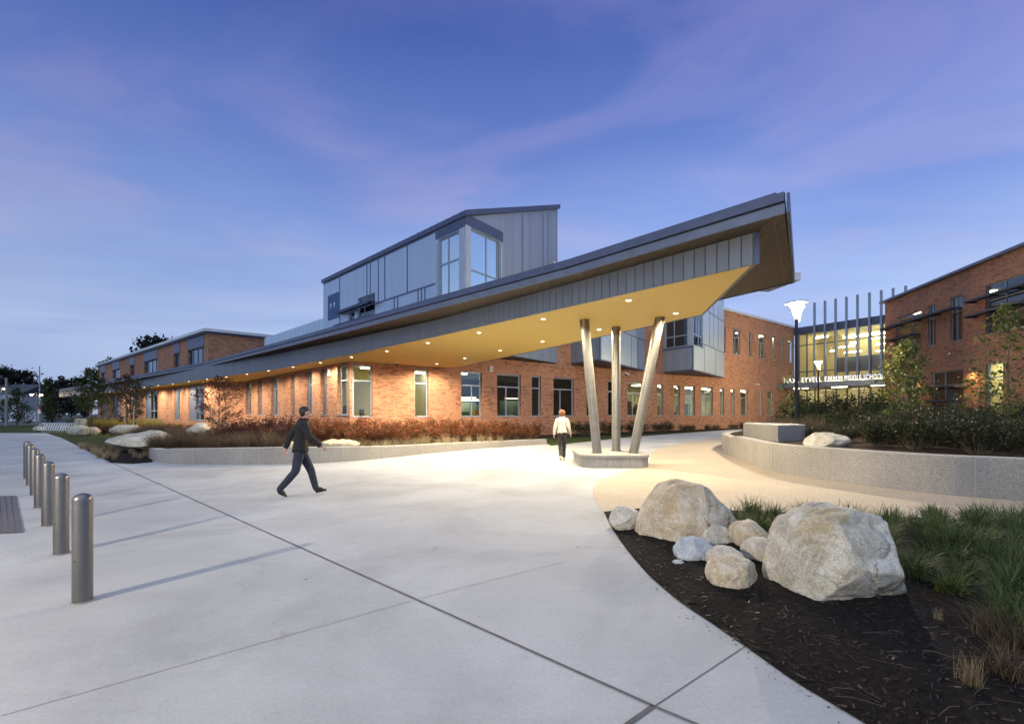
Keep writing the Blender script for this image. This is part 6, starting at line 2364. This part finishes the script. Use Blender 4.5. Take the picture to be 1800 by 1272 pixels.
def hair_mesh(root, head, fw, up, m, rx, ry, rz, back, drop, front_cut, seed):
    bm = bmesh.new()
    bmesh.ops.create_icosphere(bm, subdivisions=4, radius=1)
    rt = fw.cross(up).normalized()
    kill = []
    for v in bm.verts:
        d = v.co.copy()
        f, s, u = d.y, d.x, d.z
        st = 1 + .05 * mnoise.noise(Vector((d.x * 9, d.y * 9, d.z * 3 + seed)))
        p = head + up * .035 - fw * back + rt * (s * rx * st) + fw * (f * ry * st) + up * (u * rz * st)
        if u < 0: p += up * (u * drop)
        v.co = p
        if f > .30 and u < front_cut: kill.append(v)
        elif u < -.55 - drop * 2 and f > -.2: kill.append(v)
    bmesh.ops.delete(bm, geom=kill, context='VERTS')
    me = bpy.data.meshes.new('hair')
    bm.to_mesh(me); bm.free()
    for p in me.polygons: p.use_smooth = True
    o = bpy.data.objects.new('hair', me)
    COL.objects.link(o)
    o.parent = root
    me.materials.append(m)


skin_m = mat('skin', (.48, .29, .21), .55, var=(20, .06))
eye_m = mat('eye_dark', (.02, .015, .012), .2)
# the man strides across the plaza
man = dict(kind='m', bulk=1.04, leg=1.02, hem=-.06,
           pelvis=V(0, 0, .925), abdomen=V(0, .015, 1.09), chest=V(0, .045, 1.31), neck=V(0, .065, 1.475), head=V(0, .10, 1.615), face=V(-.12, .985, -.10).normalized(),
           shR=V(.185, .05, 1.40), elR=V(.245, .16, 1.145), wrR=V(.205, .36, .975), shL=V(-.185, .05, 1.40), elL=V(-.235, -.16, 1.16), wrL=V(-.215, -.25, .915),
           hpR=V(.095, -.01, .88), knR=V(.09, -.08, .49), anR=V(.085, -.36, .165), heR=V(.085, -.40, .11), toR=V(.085, -.215, .0),
           hpL=V(-.095, .02, .88), knL=V(-.09, .20, .50), anL=V(-.085, .30, .105), heL=V(-.085, .275, .015), toL=V(-.09, .515, .055))
mm = dict(skin=skin_m, eye=eye_m, top=mat('black_jacket', (.008, .008, .009), .85, var=(6, .3), bump=(9, .5, .03)), legs=mat('navy_jeans', (.014, .020, .038), .8, var=(10, .3), bump=(12, .4, .02)), shoe=mat('black_shoe', (.012, .012, .013), .45), hair=mat('dark_hair', (.016, .011, .008), .6, bump=(60, .6, .01)))
person(G(527, 871.5), R(-62), 'man in a black jacket and dark jeans striding across the plaza', man, mm,
       lambda root, h, f, u, m: hair_mesh(root, h, f, u, m, .092, .108, .098, .012, .03, .22, 3), 1.0)
# the woman walks away towards the wall
wom = dict(kind='f', bulk=.98, leg=.86, hem=.02,
           pelvis=V(0, 0, .93), abdomen=V(0, .01, 1.09), chest=V(0, .03, 1.30), neck=V(0, .045, 1.465), head=V(0, .065, 1.60), face=V(.05, .99, -.08).normalized(),
           shR=V(.165, .03, 1.39), elR=V(.225, .00, 1.13), wrR=V(.285, .10, .915), shL=V(-.165, .03, 1.39), elL=V(-.235, -.02, 1.13), wrL=V(-.265, .03, .885),
           hpR=V(.09, .02, .88), knR=V(.075, .16, .50), anR=V(.07, .22, .11), heR=V(.07, .19, .01), toR=V(.075, .42, .045),
           hpL=V(-.09, -.01, .88), knL=V(-.065, .02, .49), anL=V(-.05, -.22, .17), heL=V(-.05, -.25, .12), toL=V(-.055, -.09, .0))
wm = dict(skin=skin_m, eye=eye_m, top=mat('cream_sweater', (.66, .60, .50), .9, var=(8, .06), bump=(14, .4, .02)), legs=mat('black_leggings', (.018, .016, .016), .7), shoe=mat('white_shoe', (.62, .58, .52), .6), hair=mat('auburn_hair', (.20, .070, .022), .55, bump=(60, .6, .01)))
person(G(988, 809.5), R(-5), 'woman with auburn bobbed hair in a cream sweater walking away past the columns', wom, wm,
       lambda root, h, f, u, m: hair_mesh(root, h, f, u, m, .112, .120, .110, .018, .075, .30, 8), 1.0)
